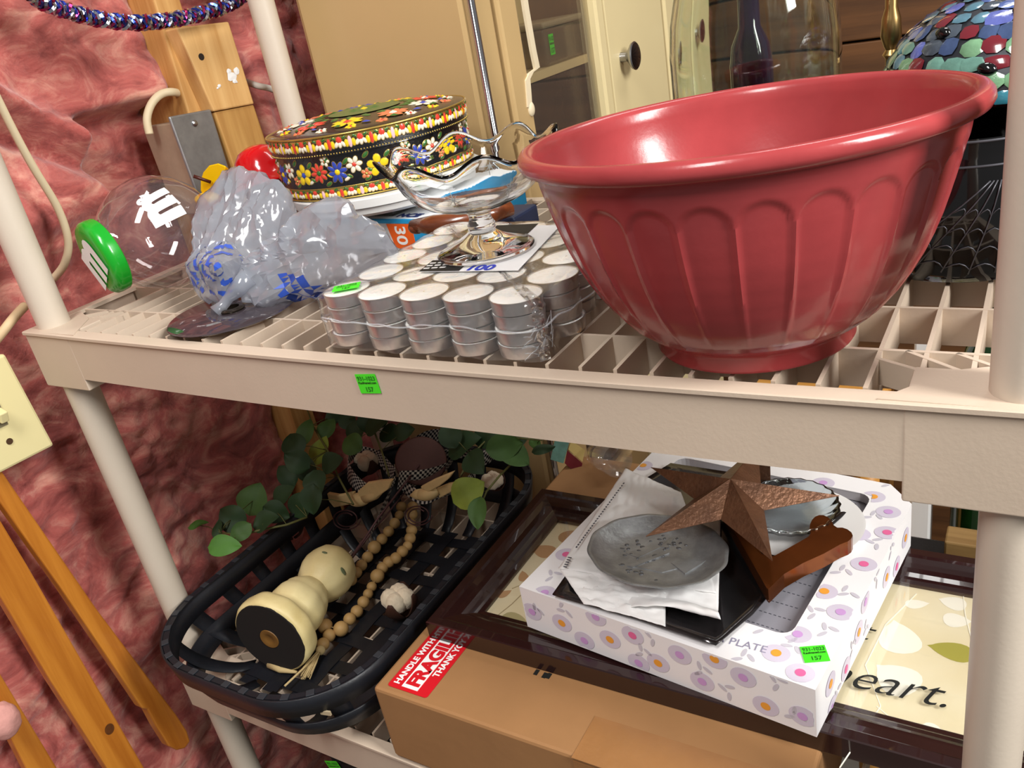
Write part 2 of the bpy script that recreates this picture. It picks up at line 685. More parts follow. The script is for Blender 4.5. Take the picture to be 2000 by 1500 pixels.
# light switch plate
sp = thing('switch_plate', 'cream light switch wall plate with toggle over the wooden slats', 'light switch')
XS = -0.040
pc = [(-0.116, -0.010), (-0.0445, -0.0195), (-0.0325, -0.131), (-0.104, -0.1255)]
pt = ax(10, 690, XS)
pbr = ax(107, 870, XS)
pbl = ax(0, 925, XS)
dz = (pt - pbr)
dy = (pbl - pbr).normalized() * 0.072
pc = [(pbr + dz + dy), pt, pbr, pbr + dy]
o = xprism([(p.y, p.z) for p in pc], XS - 0.006, XS, 'plate', M_CREAM, sp, 0.003)
cen = (pc[0] + pc[1] + pc[2] + pc[3]) / 4
F = frame3(cen + Vector((0.0, 0, 0)), (pc[1] - pc[0]), (pc[0] - pc[3]))
b = MB()
b.box((0, 0, 0.0006), (0.011, 0.025, 0.0014), F)
b.build('toggle_frame', mat('switch_slot', (120, 112, 86), 0.5), sp)
b = MB()
b.box((0, 0.003, 0.006), (0.0085, 0.012, 0.012), F @ Matrix.Rotation(0.35, 4, 'X'), ch=0.0012)
b.build('toggle', M_CREAM, sp)
for yy in (-0.030, 0.030):
    b = MB()
    b.cyl(0.0034, -0.001, 0.0009, 16, F @ Matrix.Translation((0, yy, 0)))
    b.build('screw_hole', mat('rust_hole', (70, 46, 24), 0.8), sp)
b = MB()
b.box((0, 0, -0.0085), (0.05, 0.09, 0.006), F)
b.build('wall_box', mat('wall_box_blue', (90, 90, 100), 0.6), sp)

# three wooden slats leaning on the insulation
M_SLAT = wood('golden_slat', (206, 134, 48), (164, 92, 24), 'z', 42, 0.38, coat=0.25)


def slat(outline, x, label):
    """outline: pixels of the slat's broad face, which stands parallel to the wall"""
    pts = [ax(px, py, x) for px, py in outline]
    c = sum(pts, Vector()) / len(pts)
    o = xprism([(p.y - c.y, p.z - c.z) for p in pts], -0.016, 0.0, 'wooden_batten', wood('golden_slat', (184, 116, 46), (142, 80, 26), 'z', 46, 0.38, coat=0.25), None, 0.002)
    o.location = (x, c.y, c.z)
    return tag(o, label, 'batten', 'golden wooden battens by the wall')


slat([(-260, 550), (9, 927), (190, 1190), (345, 1396), (366, 1428), (372, 1448), (362, 1462), (346, 1466), (330, 1458), (306, 1420), (288, 1386), (278, 1384), (120, 1150), (-60, 895), (-290, 580)], -0.052,
     'golden wooden batten with rounded lower end, the one next to the white front post')
slat([(-260, 680), (0, 1014), (54, 1104), (170, 1306), (300, 1530), (640, 2110), (585, 2110), (228, 1530), (100, 1332), (0, 1164), (-60, 1080), (-300, 760)], -0.060, 'broad golden wooden batten with a dark knot, the middle one of three')
slat([(-260, 880), (0, 1314), (130, 1530), (480, 2110), (430, 2110), (66, 1530), (0, 1400), (-60, 1300), (-300, 930)], -0.064, 'golden wooden batten at the bottom corner under the pale pink tuft')
kp = ax(214, 1424, -0.0598)
b = MB()
for r_, rr in ((0.0075, 0.004), (0.004, 0.0)):
    b.lathe([(rr, 0.0), (r_, 0.0)], 20, axis_frame((-0.0598 + 0.0002 * (r_ < 0.005), kp.y, kp.z), (1, 0, 0)) @ Matrix.Diagonal((1, 0.8, 1, 1)))
ko = b.build('knot', mat('wood_knot', (104, 58, 22), 0.5, noise_amt=0.4, noise_scale=120), fix=False)
bt = bpy.data.objects['wooden_batten.001']
ko.parent = bt
ko.location = -bt.location
b = MB()
b.ell(ax(6, 1408, -0.045), (0.014, 0.017, 0.022), fun=lambda d: 1 + 0.12 * noise.noise(d * 2.3), nu=20, nv=14)
tag(b.build('insulation_tuft', mat('pale_tuft', (222, 160, 150), 0.9, noise_amt=0.2, noise_scale=60, bump=0.4, bump_scale=160), smooth=True),
    'pale pink round tuft poking past the lowest slat', 'insulation')

# ------------------------------------------------------------------ the shelving unit
PR = 0.0164
SW, SD, LH = 0.86, 0.410, 0.049
FY = PR + 0.005           # lip face lies this far in front of the post axis
HZ = 0.4615
SAG = 0.0036


def sag(x):
    return 0.0          # the deck itself lies level; only the long lips bow


def lip_sag(x):
    t = (x - SW / 2) / (SW / 2)
    return -SAG * max(0.0, 1 - t * t)


unit = thing('shelving_unit', 'taupe plastic shelving unit with slatted shelves on round posts', 'shelf', (0, 0, 0))
for (x, y) in ((0, 0), (0, SD), (SW, 0), (SW, SD)):
    b = MB()
    for z0, z1 in ((-1.34, -HZ - 0.03), (-HZ - 0.02, -0.03), (-0.02, 0.47)):
        b.lathe([(0.0, z0), (PR * 0.97, z0), (PR, (z0 + z1) / 2), (PR * 1.02, z1), (0.0, z1)], 40)
    b.build('post', M_POST, unit, (x, y, 0), smooth=True, angle=40)


def make_shelf(z):
    b = MB()
    t = 0.004
    # lips with the sag of the load: front, back, sides
    for (yo, sgn) in ((-FY, 1), (SD + FY, -1)):
        def lip(u, v, yo=yo, sgn=sgn):
            x = -FY + (SW + 2 * FY) * u
            loop = [(0, -LH), (0, -0.004), (-0.0025, -0.0035), (-0.0025, -0.0008), (-0.0012, 0.0), (0.011, 0.0), (0.012, -0.001), (0.012, -0.004), (t, -0.006), (t, -LH)]
            k = int(round(v * 10)) % 10
            yy, zz = loop[k]
            return (x, yo + sgn * yy, zz + lip_sag(x))
        b.grid(lip, 40, 10)
    for (xo, sgn) in ((-FY, 1), (SW + FY, -1)):
        def side(u, v, xo=xo, sgn=sgn):
            loop = [(0, -LH), (0, -0.004), (-0.0015, -0.003), (-0.0015, -0.0008), (0, 0.0), (0.014, 0.0), (0.014, -0.004), (t, -0.006), (t, -LH)]
            k = int(round(v * 9)) % 9
            xx, zz = loop[k]
            return (xo + sgn * xx, -FY + (SD + 2 * FY) * u, zz)
        b.grid(side, 4, 9)
    # corner gussets and sockets
    for (cx, sx) in ((0, 1), (SW, -1)):
        for (cy, sy) in ((0, 1), (SD, -1)):
            poly = [(cx - sx * FY, cy - sy * FY), (cx + sx * 0.066, cy - sy * FY), (cx + sx * 0.058, cy - sy * 0.012), (cx + sx * 0.034, cy + sy * 0.018),
                    (cx - sx * 0.004, cy + sy * 0.034), (cx - sx * FY, cy + sy * 0.036)]
            b.prism(poly, -0.004, -0.0002)
            b.box((cx + sx * 0.0155, cy, -0.0318), (0.0755, 2 * FY + 0.0008, 0.0620), ch=0.0014)
    sh = b.build('shelf', M_RESIN, unit, (0, 0, z), smooth=True, angle=35)
    sh.modifiers.new('face_normals', 'WEIGHTED_NORMAL').keep_sharp = True
    # ribs front to back
    r = MB()
    hh = 0.026
    r.box((0, SD / 2, -hh / 2 - 0.0012), (0.0026, SD + 2 * FY - 0.026, hh))
    x = 0.3893 - 0.0248 * 14
    first = None
    while x < SW - 0.012:
        if first is None:
            first = r.build('rib', M_RESIN, sh, (x, 0, sag(x)))
        else:
            share(first, sh, (x, 0, sag(x)))
        x += 0.0248
    first = None
    for k in range(7):
        y = 0.042 + 0.0660 * k - (0.0 if k < 6 else 0.004)
        if y > SD:
            break
        c = MB()
        if first is None:
            def bar(u, v):
                xx = -0.012 + (SW + 0.024) * u
                loop = [(-0.0014, -hh), (-0.0014, -0.001), (0.0014, -0.001), (0.0014, -hh)]
                p = loop[int(round(v * 4)) % 4]
                return (xx, p[0], p[1] + sag(xx))
            c.grid(bar, 40, 4)
            first = c.build('crossbar', M_RESIN, sh, (0, y, 0))
        else:
            share(first, sh, (0, y, 0))
    # fan ribs of the corners
    for (cx, sx) in ((0, 1), (SW, -1)):
        for (x0, y0, x1, y1) in ((0.074, 0.030, 0.032, 0.008), (0.060, 0.042, 0.020, 0.012), (0.034, 0.042, 0.004, 0.020)):
            a, c = Vector((cx + sx * x0, y0, 0)), Vector((cx + sx * x1, y1, 0))
            d = (c - a)
            f = MB()
            f.box((d.length / 2, 0, -0.009), (d.length, 0.0026, 0.016), frame3(a, d, Vector((-d.y, d.x, 0))))
            f.build('corner_rib', M_RESIN, sh)
    return sh


shelf_up = make_shelf(0.0)
make_shelf(-HZ)
# price sticker on the lip
p0 = ay(706, 768, -FY - 0.0006)
p1 = ay(745, 768, -FY - 0.0006)
p2 = ay(695, 731, -FY - 0.0006)
price_sticker(frame3(p0, p1 - p0, p2 - p0), unit, (p1 - p0).length, (p2 - p0).length)

# ------------------------------------------------------------------ upper shelf: red bowl
BX, BY = 0.709, 0.052
bowl = thing('mixing_bowl', 'large red fluted mixing bowl on the upper shelf', 'bowl', (BX, BY, sag(BX)), (-0.021, -0.021, 0.0))
M_BOWL = mat('red_melamine', (163, 63, 65), 0.20, noise_amt=0.16, noise_scale=22, spec=0.5, bump=0.03, bump_scale=300)
NF = 26
outer = [(0.0, 0.004), (0.052, 0.004), (0.0545, 0.0), (0.0600, 0.0), (0.0612, 0.002), (0.0606, 0.009), (0.0625, 0.012), (0.070, 0.0165), (0.079, 0.024), (0.0872, 0.034),
         (0.0945, 0.045), (0.1005, 0.056), (0.1055, 0.067), (0.1096, 0.078), (0.113, 0.089), (0.1160, 0.100), (0.1172, 0.105), (0.1183, 0.110), (0.1194, 0.1145), (0.1203, 0.119),
         (0.1208, 0.123), (0.1220, 0.1262), (0.1262, 0.1275), (0.1295, 0.1292), (0.1310, 0.1322), (0.1305, 0.1358), (0.1285, 0.1382), (0.1255, 0.1390), (0.1222, 0.1376), (0.1204, 0.1345)]
inner = [(0.1195, 0.128), (0.1185, 0.120), (0.1165, 0.112), (0.113, 0.101), (0.107, 0.085), (0.099, 0.066), (0.087, 0.045), (0.070, 0.026), (0.045, 0.014), (0.0, 0.011)]


dense = []
for (a, c) in zip(outer, outer[1:]):
    n = 4 if 0.012 <= a[1] < 0.1205 and a[0] > 0.06 else 1
    for k in range(n):
        t = k / n
        dense.append((a[0] + (c[0] - a[0]) * t, a[1] + (c[1] - a[1]) * t))
dense.append(outer[-1])
ND = len(dense)


def flute(a, r, z):
    if 0.013 < z < 0.122 and r > 0.0624:
        ph = (a * NF / (2 * PI) + 0.45) % 1.0 - 0.5
        if z > 0.02:
            e = abs(ph) / 0.47
            top = 0.1155 - 0.014 * (1 - math.sqrt(max(0.0, 1 - min(1, e) ** 2)))
            k = sstep(0.0, 0.0045, top - z) * (1 - sstep(0.86, 1.04, e)) * (0.25 + 0.75 * sstep(0.02, 0.07, z))
            r -= 0.0014 * k
    return r, z


b = MB()
b.lathe(dense, NF * 16, rfun=flute)
b.lathe([dense[-1]] + inner, NF * 16)
b.build('bowl_body', M_BOWL, bowl, smooth=True, angle=50)

# ------------------------------------------------------------------ tealight pack
TX, TY, TR = 0.5625, 0.0085, 0.0188
PX, PY = 0.0388, 0.0380
TH = 0.0106
pack = thing('tealight_pack', 'shrink-wrapped pack of one hundred white tealights stacked four high on the upper shelf', 'candle pack', (0, 0, sag(0.48)))
M_CUP = mat('aluminium_cup', (205, 200, 198), 0.32, metal=0.9, noise_amt=0.1, noise_scale=40)
M_WAX = mat('white_wax', (246, 244, 238), 0.45, sss=0.15)
b = MB()
b.lathe([(0.0, 0.0002), (0.0166, 0.0), (0.0176, 0.0008), (0.0184, 0.0092), (0.0188, 0.0094), (0.0188, 0.0101), (0.0181, 0.0101), (0.0178, 0.0088)], 28)
cup0 = b.build('tealight', M_CUP, pack, (TX, TY, 0), smooth=True, angle=40)
b = MB()
b.lathe([(0.0181, 0.0094), (0.0165, 0.0098), (0.0, 0.0100)], 28)
wax0 = b.build('wax', M_WAX, cup0, smooth=True)
b = MB()
b.cyl(0.0008, 0.0098, 0.0106, 6)
wick0 = b.build('wick', mat('wick', (226, 220, 206), 0.8), cup0)
for i in range(5):
    for j in range(5):
        for k in range(4):
            if i == j == k == 0:
                continue
            jx, jy = (random.uniform(-0.0006, 0.0006), random.uniform(-0.0006, 0.0006))
            x = TX - PX * i + (0.008 if j % 2 else 0.0) * (1 if i == 0 else 0.5) + jx
            y = TY + PY * j + jy + (0.003 if i == 4 else 0)
            c = share(cup0, pack, (x, y, TH * k), (random.uniform(-.02, .02), random.uniform(-.02, .02), random.uniform(0, 6)))
            share(wax0, c, (0, 0, 0))
            if k == 3:
                share(wick0, c, (0, 0, 0))
# shrink wrap hugging the pack
M_WRAP = film('shrink_wrap', haze=0.035, rough=0.10, ior=1.42, bump=0.35, bump_scale=55)
hx0, hx1, hy0, hy1 = TX - 4 * PX - TR - 0.001, TX + TR + 0.009, TY - TR - 0.0008, TY + 4 * PY + TR + 0.001


def hull(u, off):
    """point on the scalloped outline of the pack"""
    per = [(hx0, hy0), (hx1, hy0), (hx1, hy1), (hx0, hy1)]
    Ls = [hx1 - hx0, hy1 - hy0, hx1 - hx0, hy1 - hy0]
    s = u * sum(Ls)
    for k in range(4):
        if s <= Ls[k] or k == 3:
            break
        s -= Ls[k]
    t = s / Ls[k]
    a, c = Vector(per[k]), Vector(per[(k + 1) % 4])
    p = a + (c - a) * t
    nrm = Vector(((c - a).y, -(c - a).x)).normalized()
    d = min(s, Ls[k] - s)
    if d < 0.019:
        p -= nrm * (0.019 - math.sqrt(max(0, 0.019 ** 2 - (0.019 - d) ** 2))) * 0.75
    ph = (t * Ls[k] / (PX if k % 2 == 0 else PY))
    p -= nrm * 0.0022 * (0.5 - 0.5 * math.cos(2 * PI * ph)) * (-1) * -1
    return p + nrm * off


cx, cy = (hx0 + hx1) / 2, (hy0 + hy1) / 2


def wrapf(u, v):
    if v < 0.6:
        z = 0.0005 + v / 0.6 * (TH * 4 - 0.0005)
        off = 0.0006 + 0.0012 * noise.noise(Vector((u * 60, v * 7, 1))) + (0.0012 if abs(v - 0.33) < 0.04 else 0)
        p = hull(u, off)
        return (p.x, p.y, z)
    t = (v - 0.6) / 0.4
    p = hull(u, -0.0006)
    p = Vector((cx, cy)) + (p - Vector((cx, cy))) * (1 - t)
    return (p.x, p.y, TH * 4 + 0.0005 + 0.0006 * noise.noise(Vector((p.x * 90, p.y * 90, 2))))


b = MB()
b.grid(wrapf, 200, 26, cu=True)
b.build('shrink_wrap', M_WRAP, pack, smooth=True, fix=False)
M_SEAM = film('wrap_seam', haze=0.3, rough=0.2)
b = MB()
pts = []
for k in range(161):
    u = k / 160
    p = hull(u, 0.0016)
    pts.append((p.x, p.y, 0.0235 + 0.0022 * noise.noise(Vector((u * 40, 0, 0))) + 0.0015 * math.sin(u * 50)))
b.tube(pts, 0.0007, 5)
for k in range(26):     # puckers of the film at the front corner
    a = random.uniform(-0.9, 0.5)
    c = Vector((TX + (TR + 0.0022) * math.cos(a), TY + (TR + 0.0022) * math.sin(a), random.uniform(0.004, 0.024)))
    dd = Vector((-math.sin(a), math.cos(a), random.uniform(-1.5, 1.5))) * random.uniform(0.002, 0.005)
    b.tube([c - dd, c + Vector((0, 0, 0.0006)), c + dd], 0.0004, 4)
b.build('wrap_seam', M_SEAM, pack, smooth=True)
# paper label on top under the film
ZL = TH * 4 + 0.0013
A, B_, Cc = Vector((0.462, 0.046, ZL)), Vector((0.532, 0.034, ZL)), Vector((0.468, 0.150, ZL))
A, B_, Cc, D_ = az(818, 531, ZL), az(1012, 528, ZL), az(930, 442, ZL), az(1095, 440, ZL)
b = MB()
b.add([A, B_, D_, Cc], [(0, 1, 2, 3)])
lab = b.build('paper_label', mat('label_white', (240, 240, 240), 0.5), pack, solid=0.0003)
ux, uy = (B_ - A), (Cc - A)
for (s0, s1, t0, t1) in ((0.0, 0.42, 0.0, 0.22), (0.25, 0.72, 0.62, 0.99)):
    b = MB()
    b.add([A + ux * s + uy * t + Vector((0, 0, 0.0004)) for (s, t) in ((s0, t0), (s1, t0), (s1, t1), (s0, t1))], [(0, 1, 2, 3)])
    b.build('label_black', M_INK, pack)
Fl = frame3(A + Vector((0, 0, 0.0005)), ux, uy)
lettering('100', 0.016, Fl @ Matrix.Translation((ux.length * 0.46, 0.001, 0)), mat('blue_ink', (40, 60, 190), 0.5), pack, offset=0.0006)
b = MB()
for k in range(3):
    for j in range(3 + k):
        b.box((0.004 + 0.007 * j, 0.006 + 0.006 * k, 0.0001), (0.005, 0.0022, 0.0002), Fl @ Matrix.Rotation(0.12, 4, 'Z'))
b.build('label_print', M_WHITE, pack)
st = az(668, 562, ZL)
price_sticker(frame3(az(648, 571, ZL), az(697, 562, ZL) - az(648, 571, ZL), az(661, 552, ZL) - az(648, 571, ZL)), pack, 0.021, 0.0135)

# ------------------------------------------------------------------ glass compote
GX, GY = 0.4881, 0.0917
comp = thing('glass_compote', 'clear glass footed compote with ruffled rim and cut stars on the tealights', 'glass dish', (GX, GY, sag(0.48) + 0.0450))
M_GLASS = mat('clear_glass', (254, 255, 255), 0.01, trans=1.0, ior=1.33)


def ruffle(a, r, z):
    if z > 0.045:
        k = sstep(0.045, 0.078, z)
        wv = math.cos(8 * a + 0.5)
        return r + k * 0.0022 * wv, z + k * 0.0052 * wv * (1 if r > 0 else 0)
    return r, z


prof = [(0.0, 0.0006), (0.030, 0.0), (0.0385, 0.0004), (0.0392, 0.0016), (0.0375, 0.0028), (0.027, 0.0062), (0.017, 0.0105), (0.0112, 0.0150), (0.0100, 0.0170), (0.0112, 0.0185),
        (0.0102, 0.0200), (0.0112, 0.0215), (0.0102, 0.0232), (0.0088, 0.0262), (0.0088, 0.0295), (0.0100, 0.0315), (0.0150, 0.0335), (0.026, 0.0365), (0.038, 0.0410), (0.0475, 0.0475),
        (0.0545, 0.0560), (0.0592, 0.0650), (0.0625, 0.0720), (0.0670, 0.0765), (0.0692, 0.0782), (0.0690, 0.0796), (0.0668, 0.0792), (0.0618, 0.0752), (0.0572, 0.0662), (0.0525, 0.0575),
        (0.0455, 0.0495), (0.036, 0.0432), (0.024, 0.0390), (0.012, 0.0372), (0.0, 0.0368)]
b = MB()
b.lathe(prof, 128, rfun=ruffle)
b.build('glass_body', M_GLASS, comp, smooth=True)
for k in range(8):
    b = MB()
    a0 = 2 * PI * k / 8 + 0.3
    for j in range(4):
        ang = PI * j / 4
        L = 0.0075 if j % 2 == 0 else 0.005

        def onb(du, dv, a0=a0):
            z = 0.0545 + dv
            r = 0.0532 + (z - 0.0545) * 0.62 + 0.0009
            return Vector((r * math.cos(a0 + du / 0.053), r * math.sin(a0 + du / 0.053), z))
        b.tube([onb(-L * math.cos(ang), -L * math.sin(ang)), onb(0, 0), onb(L * math.cos(ang), L * math.sin(ang))], [0.0001, 0.0007, 0.0001], 4)
    b.build('cut_star', mat('frosted_cut', (240, 245, 245), 0.35, trans=0.6), comp, smooth=True)

# ------------------------------------------------------------------ carton, dish, tin, brown handle behind
M_CARD_W = mat('white_carton', (236, 238, 240), 0.45)
ct = thing('carton', 'flat white and blue carton with an orange 30 panel under the white dish', 'box', (0.235, 0.232, 0), (0, 0, -0.10))
b = MB()
b.box((0.02, 0.085, 0.0165), (0.155, 0.17, 0.033), ch=0.0006)
cb = b.build('carton_body', M_CARD_W, ct)
M_BLUE = mat('carton_blue', (30, 150, 205), 0.45)
b = MB()
b.box((0.02, -0.0004, 0.0312), (0.1552, 0.0006, 0.0034))
b.box((0.02, 0.0012, 0.0332), (0.155, 0.0030, 0.0006))
b.box((0.0978, 0.085, 0.0165), (0.0008, 0.17, 0.031))
b.box((0.0855, -0.0004, 0.012), (0.024, 0.0006, 0.024))
b.build('blue_print', M_BLUE, ct)
b = MB()
b.prism([(0.040, 0.029), (0.076, 0.029), (0.076, 0.004), (0.060, 0.0005), (0.046, 0.004)], 0, 0.0006, frame3((0, -0.0006, 0), (1, 0, 0), (0, 0, 1)))
b.build('orange_panel', mat('carton_orange', (236, 96, 22), 0.45), ct)
lettering('30', 0.021, frame3((0.0515, -0.0014, 0.0275), (0, 0, -1), (1, 0, 0)), M_WHITE, ct, offset=0.0005)
lettering('NCE', 0.016, frame3((0.045, 0.010, 0.0336), (1, 0, 0), (0, 1, 0)), mat('carton_navy', (24, 44, 110), 0.5), ct, offset=0.0008)
b = MB()
for (x, z) in ((0.022, 0.026), (0.029, 0.010)):
    b.box((x, -0.0006, z), (0.010, 0.0006, 0.003))
b.build('dark_print', M_INK, ct)
b = MB()
b.box((0.0, 0.075, 0.0385), (0.10, 0.13, 0.0105), ch=0.003)
tag(b.build('smoked_tray', mat('smoke_plastic', (74, 70, 64), 0.15), None, (0.225, 0.235, 0), (0, 0, -0.1)), 'dark smoked plastic tray between the carton and the white dish', 'tray')

TXc, TYc = 0.2221, 0.2969
dish = thing('round_dish', 'white round dish with a ledge under the flowered tin', 'dish', (TXc + 0.012, TYc - 0.006, 0.0440))
b = MB()
b.lathe([(0.0, 0.0), (0.094, 0.0), (0.102, 0.004), (0.1035, 0.010), (0.1025, 0.0104), (0.1065, 0.0112), (0.1070, 0.0195), (0.1055, 0.0208), (0.0, 0.0208)], 72)
b.build('dish_body', mat('white_plastic', (222, 222, 220), 0.4), dish, smooth=True, angle=35)

tin = thing('floral_tin', 'round black cookie tin with embossed flowers and gold trim on the white dish', 'tin', (TXc, TYc, 0.0652))
RB, RL = 0.1065, 0.1095
M_TBLK = mat('tin_black', (14, 14, 18), 0.22, coat=0.6, bump=0.25, bump_scale=900)
M_GOLD = mat('tin_gold', (205, 176, 92), 0.28, metal=0.85)
FLC = [mat('enamel_yellow', (236, 200, 30), 0.3, coat=0.4), mat('enamel_blue', (50, 70, 165), 0.3, coat=0.4), mat('enamel_red', (214, 66, 50), 0.3, coat=0.4),
       mat('enamel_white', (236, 226, 204), 0.3, coat=0.4), mat('enamel_green', (52, 104, 44), 0.3, coat=0.4), mat('enamel_coral', (222, 120, 80), 0.3, coat=0.4),
       mat('enamel_pink', (236, 190, 196), 0.3, coat=0.4), M_GOLD]
b = MB()
b.lathe([(0.0, 0.0), (RB - 0.003, 0.0), (RB, 0.002), (RB, 0.045), (RB - 0.001, 0.0455), (0.0, 0.0455)], 120)
b.build('tin_body', M_TBLK, tin, smooth=True, angle=35)
b = MB()
b.lathe([(RL - 0.001, 0.0445), (RL + 0.0005, 0.045), (RL, 0.047), (RL, 0.0615), (RL + 0.001, 0.0628), (RL - 0.0015, 0.0645), (0.098, 0.0660), (0.09, 0.0668), (0.06, 0.0705), (0.03, 0.0722), (0.0, 0.0727)], 120)
lid = b.build('lid', M_TBLK, tin, smooth=True, angle=35)
b = MB()
ringp = lambda r, z, n=120: [(r * math.cos(2 * PI * k / n), r * math.sin(2 * PI * k / n), z) for k in range(n)]
b.tube(ringp(RL + 0.0006, 0.0636), 0.0011, 6, closed=True)
b.tube(ringp(RB + 0.0003, 0.0125), 0.0006, 5, closed=True)
b.tube(ringp(RB + 0.0003, 0.0012), 0.0009, 5, closed=True)
b.build('gold_rim', M_GOLD, tin, smooth=True)
b = MB()
for k in range(220):
    a = 2 * PI * k / 220
    b.ell((RL * math.cos(a), RL * math.sin(a), 0.0462), 0.0009, nu=6, nv=4)
bd = b.build('gold_beading', M_GOLD, lid, smooth=True)
bd['kind'] = 'stuff'


def side_pos(R):
    return lambda s, h, o: Vector(((R + o) * math.cos(s / R), (R + o) * math.sin(s / R), h))


def dome_pos(s, h, o):
    """s, h: flat coordinates on the lid"""
    r = math.hypot(s, h)
    z = 0.0727 - 0.0052 * (r / 0.09) ** 2 if r < 0.09 else 0.0668 - (r - 0.09) * 0.10
    return Vector((s, h, z + o))


def petal(mb, P, s, h, ang, l0, l1, wd, mi, outline=True, lift=0.0011):
    """oval petal from radius l0 to l1 about (s, h), gold outline under the enamel"""
    c = (l0 + l1) / 2
    for (grow, m_, o, lf) in (((0.0006, 7, 0.0003, 0.0005),) if outline else ()) + ((0, mi, 0.0006, lift),):
        pts = []
        for k in range(10):
            t = 2 * PI * k / 10
            x, y = c + ((l1 - l0) / 2 + grow) * math.cos(t), (wd / 2 + grow) * math.sin(t)
            pts.append(P(s + x * math.cos(ang) - y * math.sin(ang), h + x * math.sin(ang) + y * math.cos(ang), o - 0.0003))
        mb.m = m_
        mb.fan(P(s + c * math.cos(ang), h + c * math.sin(ang), o + lf), pts)


def flower(mb, P, s, h, R, n, mi, mc, a0=0.0, wide=0.9):
    for k in range(n):
        petal(mb, P, s, h, a0 + 2 * PI * k / n, R * 0.22, R, wide * 2 * PI * R * 0.55 / n, mi)
    petal(mb, P, s, h, 0, -R * 0.26, R * 0.26, R * 0.52, mc, lift=0.0018)


def leaf_(mb, P, s, h, ang, L, mi=4):
    petal(mb, P, s, h, ang, 0, L, L * 0.45, mi)


P = side_pos(RB)
circ = 2 * PI * RB
# camera side of the tin is around -49 degrees
s0 = math.radians(-49) * RB
idx = 0
for k in range(-9, 10):          # big flower band
    s = s0 + k * 0.0212
    mb = MB()
    kind = k % 4
    hz = 0.0285 + (0.002 if k % 2 else -0.001)
    if kind == 0:
        flower(mb, P, s, hz, 0.0112, 5, 0, 1, 0.3, 0.95)
    elif kind == 1:
        flower(mb, P, s, hz - 0.002, 0.0100, 8, 2, 4, 0.1)
        flower(mb, P, s + 0.010, hz + 0.009, 0.0055, 5, 3, 5)
    elif kind == 2:
        flower(mb, P, s, hz, 0.0112, 8, 1, 0, 0.2)
    else:
        flower(mb, P, s - 0.002, hz + 0.002, 0.0086, 6, 3, 2, 0.1)
        flower(mb, P, s + 0.008, hz - 0.009, 0.0055, 5, 5, 7)
    leaf_(mb, P, s + 0.008, hz + 0.007, 0.7, 0.008)
    leaf_(mb, P, s - 0.009, hz - 0.009, 3.6, 0.007, 3 if k % 2 else 4)
    leaf_(mb, P, s + 0.0095, hz - 0.004, -0.5, 0.006, 0 if k % 3 == 0 else 4)
    mb.build('enamel_flower', FLC, tin, smooth=True, fix=False)
# lower and lid bands: triangles, tulips, oval drops
for (R_, ztop, par, h_) in ((RB, 0.0118, tin, 0.010), (RL, 0.0622, lid, 0.0135)):
    Pb = side_pos(R_)
    sb = math.radians(-49) * R_
    for k in range(-19, 20):
        mb = MB()
        s = sb + k * 0.0108
        mb.m = 7
        t = k % 4
        mb.add([Pb(s - 0.0046, ztop, 0.0004), Pb(s + 0.0046, ztop, 0.0004), Pb(s, ztop - h_ * 0.5, 0.0004)], [(0, 1, 2)])
        if t in (0, 2):
            for (dx, mi) in ((-0.0036, 0), (0.0036, 0)):
                petal(mb, Pb, s + dx, ztop - h_ * 0.30, -PI / 2, 0, h_ * 0.55, 0.0042, mi if t == 0 else 0)
            petal(mb, Pb, s, ztop - 0.001, -PI / 2, 0, h_ * 0.85, 0.0042, 2 if t == 0 else 6)
        else:
            petal(mb, Pb, s, ztop - 0.0005, -PI / 2, 0, h_ * 0.5, 0.006, 2)
            for dx, an in ((-0.002, -2.1), (0, -PI / 2), (0.002, -1.0)):
                petal(mb, Pb, s + dx, ztop - h_ * 0.42, an, 0, h_ * 0.45, 0.0036, 3)
            leaf_(mb, Pb, s + 0.003, ztop - h_ * 0.25, 0.5, 0.005)
            leaf_(mb, Pb, s - 0.003, ztop - h_ * 0.25, PI - 0.5, 0.005)
        mb.build('enamel_motif', FLC, par, smooth=True, fix=False)
mb = MB()
ringm = [(0.0, 0.0, 0.020, 8, 4, 0)]
for k in range(9):
    a = 2 * PI * k / 9 + 0.25
    mi = (3, 2, 0, 1, 5, 3, 2, 0, 5)[k]
    mc = (1, 3, 5, 0, 0, 1, 4, 2, 3)[k]
    ringm.append((0.070 * math.cos(a), 0.070 * math.sin(a), 0.0175, 8, mi, mc))
for k in range(18):
    a = 2 * PI * k / 18
    ringm.append((0.092 * math.cos(a), 0.092 * math.sin(a), 0.0065, 5, (0, 5, 3)[k % 3], 2))
for (x, y, R_, n, mi, mc) in ringm:
    mb = MB()
    flower(mb, dome_pos, x, y, R_, n, mi, mc, random.random())
    mb.build('enamel_flower', FLC, lid, smooth=True, fix=False)
mb = MB()
for k in range(18):
    a = 2 * PI * k / 18 + 0.12
    leaf_(mb, dome_pos, 0.044 * math.cos(a), 0.044 * math.sin(a), a + 0.5, 0.017)
    leaf_(mb, dome_pos, 0.082 * math.cos(a), 0.082 * math.sin(a), a + 1.2, 0.010, (4, 1)[k % 2])
mb.m = 4
mb.add([dome_pos(0.040 * math.cos(2 * PI * k / 40), 0.040 * math.sin(2 * PI * k / 40), 0.0008) for k in range(40)] + [dome_pos(0, 0, 0.0006)], [(k, (k + 1) % 40, 40) for k in range(40)])
mb.build('enamel_leaf', FLC, lid, smooth=True, fix=False)

